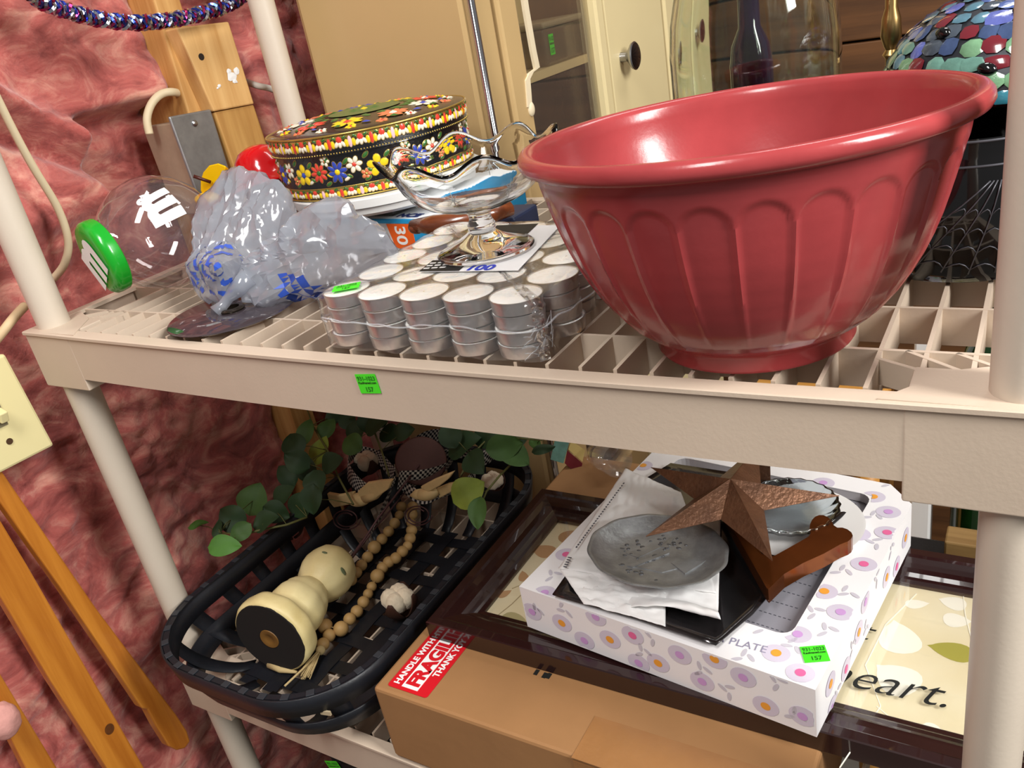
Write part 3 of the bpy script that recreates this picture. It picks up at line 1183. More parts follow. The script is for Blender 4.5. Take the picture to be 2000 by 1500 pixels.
hd = thing('wooden_ladle', 'brown carved wooden ladle handle lying behind the tealights', 'utensil', (0, 0, 0))
b = MB()
pa = [az(806, 441, 0.036), az(850, 440, 0.037), az(905, 432, 0.037), az(955, 420, 0.038), az(998, 407, 0.038)]
b.tube(pa, [0.006, 0.010, 0.0085, 0.009, 0.007], 12)
b.build('handle', wood('red_brown_wood', (128, 66, 34), (78, 36, 18), 'x', 60, 0.25, coat=0.5), hd, smooth=True)
b = MB()
b.ell(pa[0] + Vector((0.004, 0.004, -0.002)), (0.010, 0.012, 0.007), nu=16, nv=10)
b.build('handle_end', MATS['red_brown_wood'], hd, smooth=True)
b = MB()
b.box((0.372, 0.268, 0.0135), (0.10, 0.05, 0.027), Matrix.Rotation(0.0, 4, 'Z'), ch=0.003)
tag(b.build('navy_box', mat('navy_card', (24, 34, 60), 0.5)), 'small navy blue box holding up the brown wooden handle', 'box')

# ------------------------------------------------------------------ clear candy jar with green lid
nrm = Vector((-0.24, -0.96, -0.10)).normalized()
LC = az(208, 516, 0.047)
SCn = LC - nrm * 0.064
SCn.z = 0.0615
jar = thing('candy_jar', 'clear round plastic candy jar with green lid lying on its side', 'jar', SCn)
M_CLEAR = film('clear_plastic', haze=0.03, rough=0.04, ior=1.5, tint=(0.88, 0.85, 0.85))
AF = axis_frame((0, 0, 0), nrm, (0, 0, 1))
b = MB()
b.lathe([(0.0, -0.058), (0.020, -0.0565), (0.036, -0.047), (0.050, -0.031), (0.0585, -0.011), (0.0595, 0.006), (0.0560, 0.023), (0.0475, 0.039), (0.0385, 0.049), (0.0350, 0.053), (0.0345, 0.062)], 64, AF)
b.build('jar_body', M_CLEAR, jar, smooth=True)
b = MB()
b.tube([AF @ Vector((0.0597 * math.cos(t), 0.0597 * math.sin(t) * 0.0, 0.0597 * math.sin(t) * 0.96)) for t in [PI * 0.62 + PI * 0.9 * k / 30 for k in range(31)]], 0.0006, 5)
b.build('mould_seam', M_CLEAR, jar, smooth=True)
M_GREEN = mat('green_plastic', (22, 158, 38), 0.25, coat=0.3)
b = MB()
b.lathe([(0.0, 0.0745), (0.030, 0.0740), (0.0355, 0.0725), (0.0385, 0.069), (0.0390, 0.0645), (0.0385, 0.0575), (0.0372, 0.0562), (0.0345, 0.0562)], 56, AF)
lidg = b.build('jar_lid', M_GREEN, jar, smooth=True, angle=40)
# lettering on the lid and on the round wall of the jar
Vup = ROT @ Vector((0, 1, 0))
tx = nrm.cross(Vup).normalized() * -1
lx = ROT @ Vector((0.80, 0.60, 0))
ly = ROT @ Vector((-0.60, 0.80, 0))
ly = (ly - nrm * ly.dot(nrm)).normalized()
lx = ly.cross(nrm)
lf = Matrix.Translation(nrm * 0.0752) @ Matrix((lx, ly, nrm)).transposed().to_4x4()
lettering('m', 0.066, lf @ Matrix.Translation((-0.028, -0.019, 0)) @ Matrix.Diagonal((1, 1.15, 1, 1)), M_WHITE, lidg, offset=0.0035)
toc = (CAM - SCn).normalized()


def on_ball(cpx, up2):
    d = ray(*cpx)
    # nearest hit of the pixel ray with the jar wall
    oc = CAM - SCn
    bq, cq = d.dot(oc), oc.dot(oc) - 0.0600 ** 2
    t = (-bq - math.sqrt(max(0, bq * bq - d.dot(d) * cq))) / d.dot(d)
    q = (oc + d * t).normalized()
    r_ = ROT @ Vector(up2)
    u_ = (r_ - q * r_.dot(q)).normalized()
    v_ = q.cross(u_)
    def f(v):
        return (q + (u_ * v.x + v_ * v.y) / 0.0603).normalized() * 0.0605
    return f


for (txt, sz, cpx, dirx, off) in (('m', 0.050, (358, 420), (-0.68, 0.74, 0), 0.003), ('&', 0.017, (300, 388), (-0.68, 0.74, 0), 0.0008)):
    vs, fs = text_geo(txt, sz, offset=off, res=6)
    vs = [Vector((v.x, v.y * 1.35, 0)) for v in vs]
    bm = bmesh.new()
    vv = [bm.verts.new(v) for v in vs]
    for f_ in fs:
        try:
            bm.faces.new([vv[i] for i in f_])
        except ValueError:
            pass
    bmesh.ops.triangulate(bm, faces=bm.faces[:])
    bmesh.ops.subdivide_edges(bm, edges=bm.edges[:], cuts=3, use_grid_fill=True)
    fn = on_ball(cpx, dirx)
    b = MB()
    bm.verts.index_update()
    b.add([fn(v.co) for v in bm.verts], [[v.index for v in f_.verts] for f_ in bm.faces])
    bm.free()
    b.build('lettering', M_WHITE, jar, fix=False)

# ------------------------------------------------------------------ smoked disc
dsc = thing('smoked_disc', 'thin dark smoked plastic disc lying flat under the grey bag', 'disc', (0.221, 0.047, sag(0.22) + 0.001), (0, 0, 0))
b = MB()
b.lathe([(0.0105, 0.0), (0.0590, 0.0), (0.0605, 0.0012), (0.0590, 0.0024), (0.0105, 0.0024), (0.0105, 0.0)], 72)
b.build('disc_plate', mat('smoke_disc', (62, 54, 58), 0.07, coat=0.6), dsc, smooth=True, angle=40)
b = MB()
b.lathe([(0.0075, 0.0), (0.0105, 0.0), (0.0125, 0.0040), (0.0105, 0.0055), (0.0075, 0.0055), (0.0075, 0.0)], 32)
b.build('hub', mat('disc_hub', (60, 52, 44), 0.2, metal=0.6), dsc, smooth=True, angle=40)

# ------------------------------------------------------------------ toy dispenser: red dome and yellow paddle
toy = thing('toy_dispenser', 'red domed plastic toy with a yellow paddle behind the grey bag', 'toy', (0, 0, 0))
ac = ay(512, 333, 0.280)
up = (ROT @ Vector((-0.30, 0.92, 0.15))).normalized()
AT = axis_frame(ac, up, ROT @ Vector((1, 0, 0)))
M_RED = mat('red_plastic', (206, 14, 20), 0.16, coat=0.5)
b = MB()
b.lathe([(0.0, 0.030), (0.012, 0.0285), (0.022, 0.0235), (0.029, 0.014), (0.0315, 0.002), (0.0335, -0.008), (0.039, -0.016), (0.043, -0.0185), (0.0435, -0.0205), (0.040, -0.021), (0.0, -0.021)], 48, AT)
b.build('dome', M_RED, toy, smooth=True, angle=50)
b = MB()
b.tube([AT @ Vector(p) for p in ((0.030, -0.006, -0.010), (0.039, -0.008, -0.022), (0.046, -0.009, -0.034), (0.051, -0.009, -0.043))], [0.011, 0.009, 0.006, 0.003], 12)
b.build('brim_tip', M_RED, toy, smooth=True)
M_YEL = mat('yellow_plastic', (250, 205, 10), 0.35)
yp = [ay(px, py, 0.250) for (px, py) in ((441, 324), (425, 318), (408, 322), (396, 336), (391, 352), (391, 372), (396, 380), (412, 372), (428, 352), (440, 336))]
fw = (ROT @ Vector((0, 0, 1))) * 0.012
b = MB()
n = len(yp)
b.add([p for p in yp] + [p - fw for p in yp], [list(range(n)), [n + i for i in range(n)][::-1]] + [(i, (i + 1) % n, n + (i + 1) % n, n + i) for i in range(n)])
o = b.build('paddle', M_YEL, toy)
md = o.modifiers.new('soft_edge', 'BEVEL'); md.width = 0.002; md.segments = 2
b = MB()
b.ell(ay(405, 388, 0.245), (0.020, 0.012, 0.008), nu=16, nv=10)
b.build('paddle_foot', M_YEL, toy, smooth=True)
b = MB()
b.tube([ay(378, 344, 0.235), ay(412, 356, 0.247)], 0.0022, 8)
b.build('stick', mat('brown_stick', (70, 26, 16), 0.4), toy, smooth=True)
b = MB()
b.ell(ac - up * 0.050 + Vector((0.010, -0.010, 0.002)), (0.036, 0.036, 0.034), nu=32, nv=20)
b.build('globe', film('smoky_globe', tint=(0.62, 0.55, 0.55), haze=0.05, rough=0.06), toy, smooth=True)

# ------------------------------------------------------------------ grey plastic carrier bag
bag = thing('plastic_bag', 'crumpled grey translucent carrier bag with blue print draped on the disc', 'plastic bag', (0, 0, 0))
mbag = bpy.data.materials.new('grey_bag_film')
mbag.use_nodes = True
nt = mbag.node_tree
nt.nodes.clear()
out = nt.nodes.new('ShaderNodeOutputMaterial')
tr = nt.nodes.new('ShaderNodeBsdfTransparent'); tr.inputs[0].default_value = (0.93, 0.94, 0.97, 1)
df = nt.nodes.new('ShaderNodeBsdfDiffuse'); df.inputs[0].default_value = (*lin((196, 202, 212)), 1)
tl = nt.nodes.new('ShaderNodeBsdfTranslucent'); tl.inputs[0].default_value = (*lin((206, 210, 220)), 1)
gl = nt.nodes.new('ShaderNodeBsdfGlossy'); gl.inputs['Roughness'].default_value = 0.13
fr, _fi = schlick(nt, 1.6)
a1 = nt.nodes.new('ShaderNodeMixShader'); a1.inputs[0].default_value = 0.4
a2 = nt.nodes.new('ShaderNodeMixShader'); a2.inputs[0].default_value = 0.50
a3 = nt.nodes.new('ShaderNodeMixShader')
L = nt.links.new
L(df.outputs[0], a1.inputs[1]); L(tl.outputs[0], a1.inputs[2])
L(tr.outputs[0], a2.inputs[1]); L(a1.outputs[0], a2.inputs[2])
L(fr.outputs[0], a3.inputs[0]); L(a2.outputs[0], a3.inputs[1]); L(gl.outputs[0], a3.inputs[2])
L(a3.outputs[0], out.inputs[0])


def film_hull(pts, seed, name, amp=0.006, cuts=5, zmin=0.0025, material=None, keepfun=None):
    """thin crumpled film over the hull of pts"""
    bm = bmesh.new()
    for p in pts:
        bm.verts.new(p)
    r_ = bmesh.ops.convex_hull(bm, input=bm.verts[:])
    bmesh.ops.delete(bm, geom=[e_ for e_ in r_['geom_interior'] if isinstance(e_, bmesh.types.BMVert)], context='VERTS')
    bmesh.ops.triangulate(bm, faces=bm.faces[:])
    for it in range(3):
        lg = [e_ for e_ in bm.edges if e_.calc_length() > 0.011]
        if not lg:
            break
        bmesh.ops.subdivide_edges(bm, edges=lg, cuts=1, use_grid_fill=False)
        bmesh.ops.triangulate(bm, faces=bm.faces[:])
    bmesh.ops.smooth_vert(bm, verts=bm.verts[:], factor=0.35, use_axis_x=True, use_axis_y=True, use_axis_z=True)
    bmesh.ops.subdivide_edges(bm, edges=bm.edges[:], cuts=1, use_grid_fill=True)
    bmesh.ops.triangulate(bm, faces=bm.faces[:])
    bm.normal_update()
    nn = [v.normal.copy() for v in bm.verts]
    for v, n_ in zip(bm.verts, nn):
        p = v.co * 26 + Vector((seed, seed, seed))
        q_ = p + 0.8 * noise.noise_vector(p * 0.6)
        q_.x *= 1.6
        k = (1 - 2.4 * abs(noise.noise(q_))) + 0.55 * (1 - 2.4 * abs(noise.noise(q_ * 2.1))) + 0.22 * (1 - 2 * abs(noise.noise(q_ * 4.3)))
        v.co = v.co + n_ * amp * k
        v.co.z = max(v.co.z, zmin + 0.0006 * noise.noise(v.co * 60))
    bm.verts.index_update()
    mb = MB()
    fs = [f_ for f_ in bm.faces if keepfun is None or keepfun(f_.calc_center_median(), f_.normal)]
    mb.add([v.co + (v.normal * 0.0005 if keepfun else Vector()) for v in bm.verts], [[v.index for v in f_.verts] for f_ in fs])
    bm.free()
    return mb.build(name, material or mbag, bag, smooth=True, fix=False, angle=28)


hullA = [ay(px, py, 0.155) for px, py in ((402, 392), (438, 346), (470, 332), (522, 346), (558, 375), (572, 415))] + [ay(px, py, 0.125) for px, py in ((392, 400), (430, 420), (500, 420))] + \
        [az(px, py, z) for px, py, z in ((372, 540, 0.03), (384, 572, 0.006), (430, 585, 0.004), (520, 560, 0.01), (376, 500, 0.045))] + [ay(px, py, 0.19) for px, py in ((440, 360), (520, 380))]
film_hull(hullA, 1.3, 'bag_top', 0.0045)
hullB = [ay(px, py, 0.125) for px, py in ((596, 430), (640, 388), (655, 388), (700, 432), (720, 438))] + [az(px, py, z) for px, py, z in ((748, 470, 0.055), (772, 506, 0.037), (752, 542, 0.010), (700, 562, 0.004), (620, 574, 0.003), (555, 582, 0.004), (500, 590, 0.008), (455, 560, 0.022), (470, 520, 0.040), (540, 470, 0.060))]
film_hull(hullB, 4.1, 'bag_belly', 0.0050)
hullC = [az(px, py, z) for px, py, z in ((370, 520, 0.040), (400, 478, 0.050), (440, 470, 0.052), (478, 500, 0.045), (470, 560, 0.020), (440, 590, 0.010), (395, 585, 0.008), (380, 560, 0.02), (420, 520, 0.052))]
film_hull(hullC, 7.7, 'bag_fold', 0.0030)
M_BPR = mat('bag_blue_print', (52, 88, 190), 0.35)
film_hull(hullC, 7.7, 'blue_print', 0.0030, material=M_BPR, keepfun=lambda c, n_: n_.y < 0.25 and math.sin((c.x * 0.8 + c.z) * 420) > 0.1 and noise.noise(c * 90) > -0.10 and c.z > 0.02)
film_hull(hullB, 4.1, 'blue_print', 0.0050, material=M_BPR, keepfun=lambda c, n_: 0.275 < c.x < 0.315 and c.z < 0.032 and n_.y < 0 and math.sin(c.x * 500) > 0)
b = MB()
kn = az(462, 566, 0.022)
b.tube([kn + Vector((0.012, 0.01, 0.01)), kn, az(448, 580, 0.016), az(436, 596, 0.010), az(422, 610, 0.0055)], [0.010, 0.008, 0.0055, 0.005, 0.0075], 14)
b.build('bag_knot', mbag, bag, smooth=True)
# ------------------------------------------------------------------ big glass jug, pot, lamp
JX, JY = 0.647, 0.300
jug = thing('glass_jug', 'tall clear glass jug behind the red bowl', 'jug', (JX, JY, sag(JX)))
b = MB()
b.lathe([(0.0, 0.006), (0.030, 0.003), (0.058, 0.0), (0.066, 0.004), (0.0685, 0.012), (0.069, 0.10), (0.0685, 0.150), (0.066, 0.175), (0.060, 0.200), (0.049, 0.228), (0.034, 0.252), (0.021, 0.270), (0.018, 0.290), (0.020, 0.310),
         (0.017, 0.311), (0.0155, 0.290), (0.019, 0.272), (0.032, 0.250), (0.0465, 0.2265), (0.057, 0.199), (0.063, 0.174), (0.0655, 0.150), (0.0660, 0.10), (0.0655, 0.014), (0.058, 0.007), (0.0, 0.010)], 96)
b.build('jug_body', mat('jug_glass', (238, 246, 238), 0.02, trans=1.0, ior=1.48), jug, smooth=True)
b = MB()
b.tube([(0.017, 0, 0.297), (0.034, 0, 0.300), (0.040, 0, 0.282), (0.046, 0, 0.256), (0.050, 0, 0.2305)], 0.0042, 10, Matrix.Rotation(2.2, 4, 'Z'))
b.build('jug_handle', MATS['jug_glass'], jug, smooth=True)
wb_ = thing('dark_bottle', 'dark purple glass bottle seen through the clear jug', 'bottle', (0.618, 0.392, sag(0.618)))
b = MB()
b.lathe([(0.0, 0.0), (0.019, 0.0), (0.0205, 0.002), (0.0205, 0.125), (0.018, 0.142), (0.0105, 0.158), (0.0095, 0.205), (0.011, 0.207), (0.011, 0.214), (0.0, 0.214)], 40)
b.build('bottle_body', mat('purple_glass', (34, 20, 48), 0.08, coat=0.5), wb_, smooth=True, angle=40)

PCX, PCY = 0.812, 0.208
pot = thing('black_pot', 'glossy black pot with silver spider web lines behind the bowl', 'pot', (PCX, PCY, 0.0))
pprof = [(0.0, 0.0), (0.058, 0.0), (0.062, 0.002), (0.064, 0.008), (0.068, 0.022), (0.0715, 0.042), (0.072, 0.056), (0.069, 0.072), (0.064, 0.082), (0.0625, 0.086), (0.065, 0.092), (0.064, 0.095), (0.060, 0.094), (0.058, 0.086), (0.064, 0.070), (0.066, 0.050), (0.060, 0.008), (0.0, 0.006)]
b = MB()
b.lathe(pprof, 96)
b.build('pot_body', M_BLACKG, pot, smooth=True, angle=50)
b = MB()


def potr(z):
    for (a, c) in zip(pprof[1:10], pprof[2:11]):
        if a[1] <= z <= c[1]:
            return a[0] + (c[0] - a[0]) * (z - a[1]) / max(1e-6, c[1] - a[1])
    return 0.064


def onpot(a, z):
    r = potr(z) + 0.0004
    return Vector((r * math.cos(a), r * math.sin(a), z))


web_glint_m = mat('silver_web_glint', (84, 84, 90), 0.4, metal=0.4)
ac_ = math.radians(-72)
for k in range(9):
    t = -1.15 + 2.3 * k / 8
    b.tube([onpot(ac_ + 0.1 + t * 0.10 + t * 0.75 * s, 0.070 - 0.062 * s * (1 - 0.10 * t * t)) for s in [j / 8 for j in range(9)]], 0.0006, 4)
for ring in (0.35, 0.55, 0.75, 0.95):
    for k in range(8):
        pts = []
        for s in range(5):
            u = s / 4
            t = -1.15 + 2.3 * (k + u) / 8
            rr = ring - 0.07 * math.sin(PI * u)
            pts.append(onpot(ac_ + 0.1 + t * 0.10 + t * 0.75 * rr, 0.070 - 0.062 * rr * (1 - 0.10 * t * t)))
        b.tube(pts, 0.00045, 4)
b.build('web_lines', web_glint_m, pot, smooth=True)
for zz in (0.0785, 0.0935):  # rings modelled in place of short glints on the black gloss
    b = MB()
    b.tube([onpot(2 * PI * k / 80, min(zz, 0.0855)) if zz < 0.09 else Vector((0.0652 * math.cos(2 * PI * k / 80), 0.0652 * math.sin(2 * PI * k / 80), zz)) for k in range(80)], 0.0009, 5, closed=True)
    b.build('glint_ring', web_glint_m, pot, smooth=True)

lamp = thing('mosaic_lamp', 'stained glass mosaic table lamp shade in blue and green behind the bowl', 'lamp', (0.839, 0.300, 0.0))
lamp.scale = (0.935, 0.935, 0.935)
M_LEAD = mat('lead_came', (46, 48, 54), 0.45, metal=0.3)
b = MB()
b.lathe([(0.0, 0.0), (0.030, 0.0), (0.032, 0.003), (0.022, 0.010), (0.009, 0.018), (0.007, 0.03), (0.0065, 0.165), (0.0, 0.165)], 32)
b.build('stem', M_BRASS, lamp, smooth=True, angle=40)
SH = [(0.0985, 0.0), (0.0965, 0.014), (0.0905, 0.028), (0.081, 0.041), (0.068, 0.052), (0.052, 0.0605), (0.035, 0.066), (0.02, 0.0685)]
ZSH = 0.1100


def shade(a, t, o=0.0):
    s = t * (len(SH) - 1)
    i = min(int(s), len(SH) - 2)
    f = s - i
    r = SH[i][0] + (SH[i + 1][0] - SH[i][0]) * f + o
    z = SH[i][1] + (SH[i + 1][1] - SH[i][1]) * f + o * 0.7 * t
    return Vector((r * math.cos(a), r * math.sin(a), ZSH + z))


b = MB()
b.grid(lambda u, v: shade(2 * PI * u, v), 72, 14, cu=True)
b.build('shade_frame', M_LEAD, lamp, smooth=True, fix=False, solid=0.0012)
glc = [(84, 104, 164), (66, 84, 122), (92, 132, 150), (60, 132, 150), (112, 158, 144), (90, 132, 104), (122, 166, 128), (78, 88, 100), (100, 110, 184), (60, 108, 110)]
GM = [mat('art_glass_%s' % n_, c, 0.12, noise_amt=0.35, noise_scale=60, coat=0.5, bump=0.2, bump_scale=150) for n_, c in
      zip('indigo slate sky teal mint moss lime smoke violet sea'.split(), glc)]
M_DRED = mat('art_glass_wine', (112, 34, 44), 0.15, coat=0.5)
rows = 9
cnt = 0
for r_ in range(rows):
    t0, t1 = r_ / rows, (r_ + 1) / rows
    n = max(10, int(2 * PI * (shade(0, t0).xy.length) / 0.0150))
    for k in range(n):
        a0, a1 = 2 * PI * (k + 0.5 * (r_ % 2)) / n, 2 * PI * (k + 1 + 0.5 * (r_ % 2)) / n
        am = (a0 + a1) / 2
        # only the half that faces the room's front
        if math.sin(am) > 0.55:
            continue
        pts = []
        tm = (t0 + t1) / 2
        tilt = random.uniform(-0.7, 0.7)
        am += random.uniform(-0.12, 0.12) * (a1 - a0)
        tm += random.uniform(-0.15, 0.15) * (t1 - t0)
        kx, ky = random.uniform(0.44, 0.66), random.uniform(0.38, 0.60)
        for q_ in range(8):
            th_ = 2 * PI * q_ / 8
            ex, ey = math.cos(th_), math.sin(th_)
            ex, ey = ex * math.cos(tilt) - ey * math.sin(tilt), ex * math.sin(tilt) + ey * math.cos(tilt)
            sq = max(abs(ex), abs(ey)) ** 0.45
            pts.append(shade(am + (a1 - a0) * kx * ex / sq, min(1, max(0, tm + (t1 - t0) * ky * ey / sq)), 0.0012 + 0.0006 * ((k + r_) % 3)))
        mb = MB()
        mb.fan(shade(am, tm, 0.0034), pts)
        low = [4, 5, 6, 3, 9, 2]
        hi = [0, 1, 2, 7, 8, 1]
        mix_ = random.random()
        pool = low if (r_ < 3 or (r_ == 3 and random.random() < 0.5)) else hi
        mm = GM[random.choice(pool)]
        if k % n == (int(n * 0.79) - r_) % n or (k % n == (int(n * 0.68) - r_) % n and r_ < 3):
            mm = M_DRED
        mb.build('glass_piece', mm, lamp, smooth=True, fix=False)
for (a, t) in ((-1.75, 0.24), (-1.32, 0.22), (-1.55, 0.62), (-2.25, 0.5), (-1.0, 0.42), (-0.9, 0.7)):
    p = shade(a, t, 0.003)
    nn = Vector((math.cos(a), math.sin(a), 0.6)).normalized()
    b = MB()
    b.ell((0, 0, 0), (0.0045, 0.0068, 0.0035), axis_frame(p, nn, (0.3, 0.2, 1)), 14, 8)
    b.build('glass_cabochon', M_BLACKG, lamp, smooth=True)
b = MB()
for k in range(14):
    a = 2 * PI * k / 14
    b.tube([(0.010 * math.cos(a), 0.010 * math.sin(a), 0.216), (0.020 * math.cos(a), 0.020 * math.sin(a), 0.194), (0.026 * math.cos(a), 0.026 * math.sin(a), 0.1785)], [0.0026, 0.0042, 0.0052], 7)
b.cyl(0.009, 0.166, 0.250, 20)
b.build('brass_cap', M_BRASS, lamp, smooth=True)
b = MB()
b.tube([shade(-0.72, 0.86, 0.004), shade(-0.70, 0.78, 0.012), shade(-0.66, 0.72, 0.006)], 0.0022, 7)
b.build('hook', M_LEAD, lamp, smooth=True)
price_sticker(frame3(shade(-0.80, 0.66, 0.006), (0.75, 0.6, -0.1), (-0.2, 0.35, 0.9)), lamp, 0.016, 0.011)
rod = thing('brass_rod', 'slim old brass rod with turned beads left of the mosaic shade', 'rod', (0.742, 0.372, 0.0))
b = MB()
b.lathe([(0.0, 0.0), (0.016, 0.0), (0.017, 0.003), (0.006, 0.010), (0.0045, 0.02), (0.0045, 0.118), (0.007, 0.121), (0.0045, 0.125), (0.006, 0.128), (0.0085, 0.136), (0.0075, 0.150), (0.005, 0.158), (0.005, 0.25), (0.0, 0.25)], 24)
b.build('rod_body', M_BRASS, rod, smooth=True, angle=40)

# ------------------------------------------------------------------ tan enamel cabinet behind the shelves
M_TAN = mat('tan_enamel', (192, 162, 114), 0.35, noise_amt=0.03, noise_scale=9, coat=0.15)
M_TANL = mat('tan_enamel_door', (224, 206, 158), 0.38, noise_amt=0.03, noise_scale=9, coat=0.15)
CX = 0.266
cab = thing('enamel_cabinet', 'tall tan enamel cabinet with chrome corner strip and glazed door behind the shelf unit', 'cabinet', (0, 0, 0))
b = MB()
b.box((0.129, 0.480, -0.33), (0.262, 0.020, 1.96), ch=0.008)
b.box((0.006, 0.86, -0.33), (0.016, 0.76, 1.96))
b.box((0.13, 1.25, -0.33), (0.26, 0.02, 1.96))
b.build('carcass', M_TAN, cab)
b = MB()
b.box((CX - 0.010, 0.500, -0.33), (0.022, 0.050, 1.96), ch=0.006)
b.build('corner_stile', M_TAN, cab)
b = MB()
b.tube([(CX + 0.004, 0.4735, -1.30), (CX + 0.004, 0.4735, 0.65)], 0.0048, 14)
b.build('chrome_strip', mat('chrome', (190, 190, 195), 0.12, metal=1.0), cab, smooth=True)


def cabox(y0, y1, z0, z1, x0, x1, name, material, ch=0.002, parent=cab):
    mb = MB()
    mb.box(((x0 + x1) / 2, (y0 + y1) / 2, (z0 + z1) / 2), (x1 - x0, y1 - y0, z1 - z0), ch=ch)
    return mb.build(name, material, parent)


d1 = cabox(0.532, 0.580, -1.28, 0.62, CX - 0.016, CX + 0.004, 'glazed_door', M_TAN, 0.005)
cabox(0.806, 0.832, -1.28, 0.62, CX - 0.016, CX + 0.006, 'door_stile', M_TANL, 0.004, d1)
cabox(0.58, 0.806, -0.62, -0.55, CX - 0.016, CX + 0.002, 'door_rail', M_TAN, 0.003, d1)
cabox(0.58, 0.806, -1.28, -0.62, CX - 0.014, CX - 0.004, 'door_panel', M_TAN, 0.001, d1)
cabox(0.58, 0.806, -0.55, 0.62, CX - 0.010, CX - 0.007, 'door_glass', film('pane', haze=0.02, rough=0.03, ior=1.5, tint=(0.9, 0.88, 0.84)), 0.0, d1)
# scalloped cream trim on the glass
tr_ = [ax(px, py, CX + 0.004) for (px, py) in ((1021, -20), (1027, 20), (1034, 60), (1041, 100), (1048, 133), (1036, 142), (1029, 156), (1031, 180), (1033, 208))]
b = MB()
b.grid(lambda u, v: (lambda s: (lambda p, t: (p.x + (0.0 if v < 1 else 0.0), p.y + 0.006 * (v - 0.5) * 2, p.z))(tr_[min(int(s), len(tr_) - 2)].lerp(tr_[min(int(s), len(tr_) - 2) + 1], s - min(int(s), len(tr_) - 2)), 0))(u * (len(tr_) - 1)), 32, 1)
b.build('scalloped_trim', mat('cream_trim', (228, 212, 180), 0.45), d1, solid=0.004)
b = MB()
p = ax(1037, 213, CX + 0.004)
b.ell(p, (0.004, 0.008, 0.010), nu=14, nv=10)
b.build('trim_bead', MATS['cream_trim'], d1, smooth=True)
b = MB()
sa, sb_ = ax(1036, 162, CX - 0.03), ax(1170, 124, CX - 0.03)
b.box((CX - 0.13, 0.69, 0.112), (0.22, 0.24, 0.012))
b.build('inner_shelf', M_TANL, cab)
cabox(0.575, 0.812, -0.55, 0.104, CX - 0.030, CX - 0.024, 'dark_panel', mat('dark_brown_panel', (70, 56, 42), 0.18, noise_amt=0.3, noise_scale=20), 0.001)  # dark brown sheet across the opening below the inner shelf
d2 = cabox(0.838, 1.076, -1.28, 0.62, CX - 0.016, CX + 0.004, 'plain_door', M_TANL, 0.004)
d3 = cabox(1.086, 1.245, -1.28, 0.62, CX - 0.012, CX + 0.006, 'plain_door', M_TANL, 0.005)
for (px, py, dd, yy) in ((1215, 113, d2, 0.89), (1318, 62, d3, 1.13)):
    p = ax(px - 6, py, CX)
    b = MB()
    A_ = axis_frame((CX + 0.004, p.y, p.z), (1, 0, 0))
    b.lathe([(0.008, 0.0), (0.007, 0.010), (0.016, 0.018), (0.0205, 0.021), (0.0215, 0.024), (0.0195, 0.0255)], 32, A_)
    kn_ = b.build('knob', M_STEEL, dd, smooth=True, angle=40)
    b = MB()
    b.lathe([(0.0200, 0.0245), (0.014, 0.0275), (0.0, 0.0285)], 32, A_)
    b.build('knob_face', M_BLACKG, dd, smooth=True)
cabox(0.57, 0.825, 0.118, 0.62, 0.135, 0.145, 'added_inner_panel', M_TANL, 0.0)  # added light tan panel, set well forward so it catches more light
pq = ax(1062, 92, 0.205)
pbx = thing('clear_box', 'clear plastic box with a lime sticker behind the cabinet glass', 'box', (0.200, pq.y, 0.1182))
b = MB()
b.box((0, 0, 0.026), (0.085, 0.125, 0.050), ch=0.004)
b.build('box_body', film('clear_box_film', haze=0.30, haze_rgb=(150, 140, 110), rough=0.08, tint=(0.8, 0.77, 0.7)), pbx)
b = MB()
b.box((0, 0, 0.055), (0.090, 0.130, 0.009), ch=0.003)
b.build('box_lid', mat('frosted_lid', (150, 140, 112), 0.3), pbx)
price_sticker(frame3((0.0432, -0.052, 0.014), (0, 0.7, 0.0), (0, 0, 1)), pbx, 0.014, 0.028)

# ------------------------------------------------------------------ lower shelf
ZL0 = -HZ
# cardboard box
BT = -0.366
box = thing('cardboard_box', 'brown cardboard box with red fragile label and clear tape on the lower shelf', 'box', (0.333, -0.0240, ZL0 + 0.0003))
M_CARD = mat('kraft_card', (160, 117, 74), 0.7, noise_amt=0.12, noise_scale=10, bump=0.1, bump_scale=60)
b = MB()
b.box((0.205, 0.2275, 0.0475), (0.410, 0.455, 0.095), ch=0.0035)
b.build('carton', M_CARD, box)
M_TAPE = mat('packing_tape', (158, 112, 68), 0.16, spec=0.6, noise_amt=0.1, noise_scale=30, bump=0.25, bump_scale=70)
b = MB()
b.box((0.305, -0.0002, 0.045), (0.165, 0.0010, 0.090))
b.box((0.305, 0.022, 0.0952), (0.165, 0.048, 0.0008))
b.build('tape_strip', M_TAPE, box)
M_LRED = mat('label_red', (206, 24, 36), 0.4)
lm = frame3((0.0615, 0.0075, 0.09545), (0, 1, 0), (-1, 0, 0))
b = MB()
pts = []
LW, LHh = 0.108, 0.0485
for (cx_, cy_, a0) in ((LW - .003, LHh - .003, 0), (.003, LHh - .003, 90), (.003, .003, 180), (LW - .003, .003, 270)):
    for k in range(4):
        a = math.radians(a0 + 30 * k)
        pts.append((cx_ + .003 * math.cos(a), cy_ + .003 * math.sin(a)))
b.prism(pts, 0, 0.0004, lm)
lb = b.build('fragile_label', M_LRED, box)
b = MB()
b.box((LW / 2, LHh * 0.485, 0.0006), (LW - 0.008, LHh * 0.40, 0.0003), lm)
b.build('label_panel', M_WHITE, lb)
lettering('FRAGILE', 0.0205, lm @ Matrix.Translation((0.0075, LHh * 0.335, 0.0010)), M_LRED, lb, offset=0.0011)
lettering('HANDLE WITH CARE', 0.0096, lm @ Matrix.Translation((0.005, LHh * 0.775, 0.0007)), M_WHITE, lb, offset=0.00035)
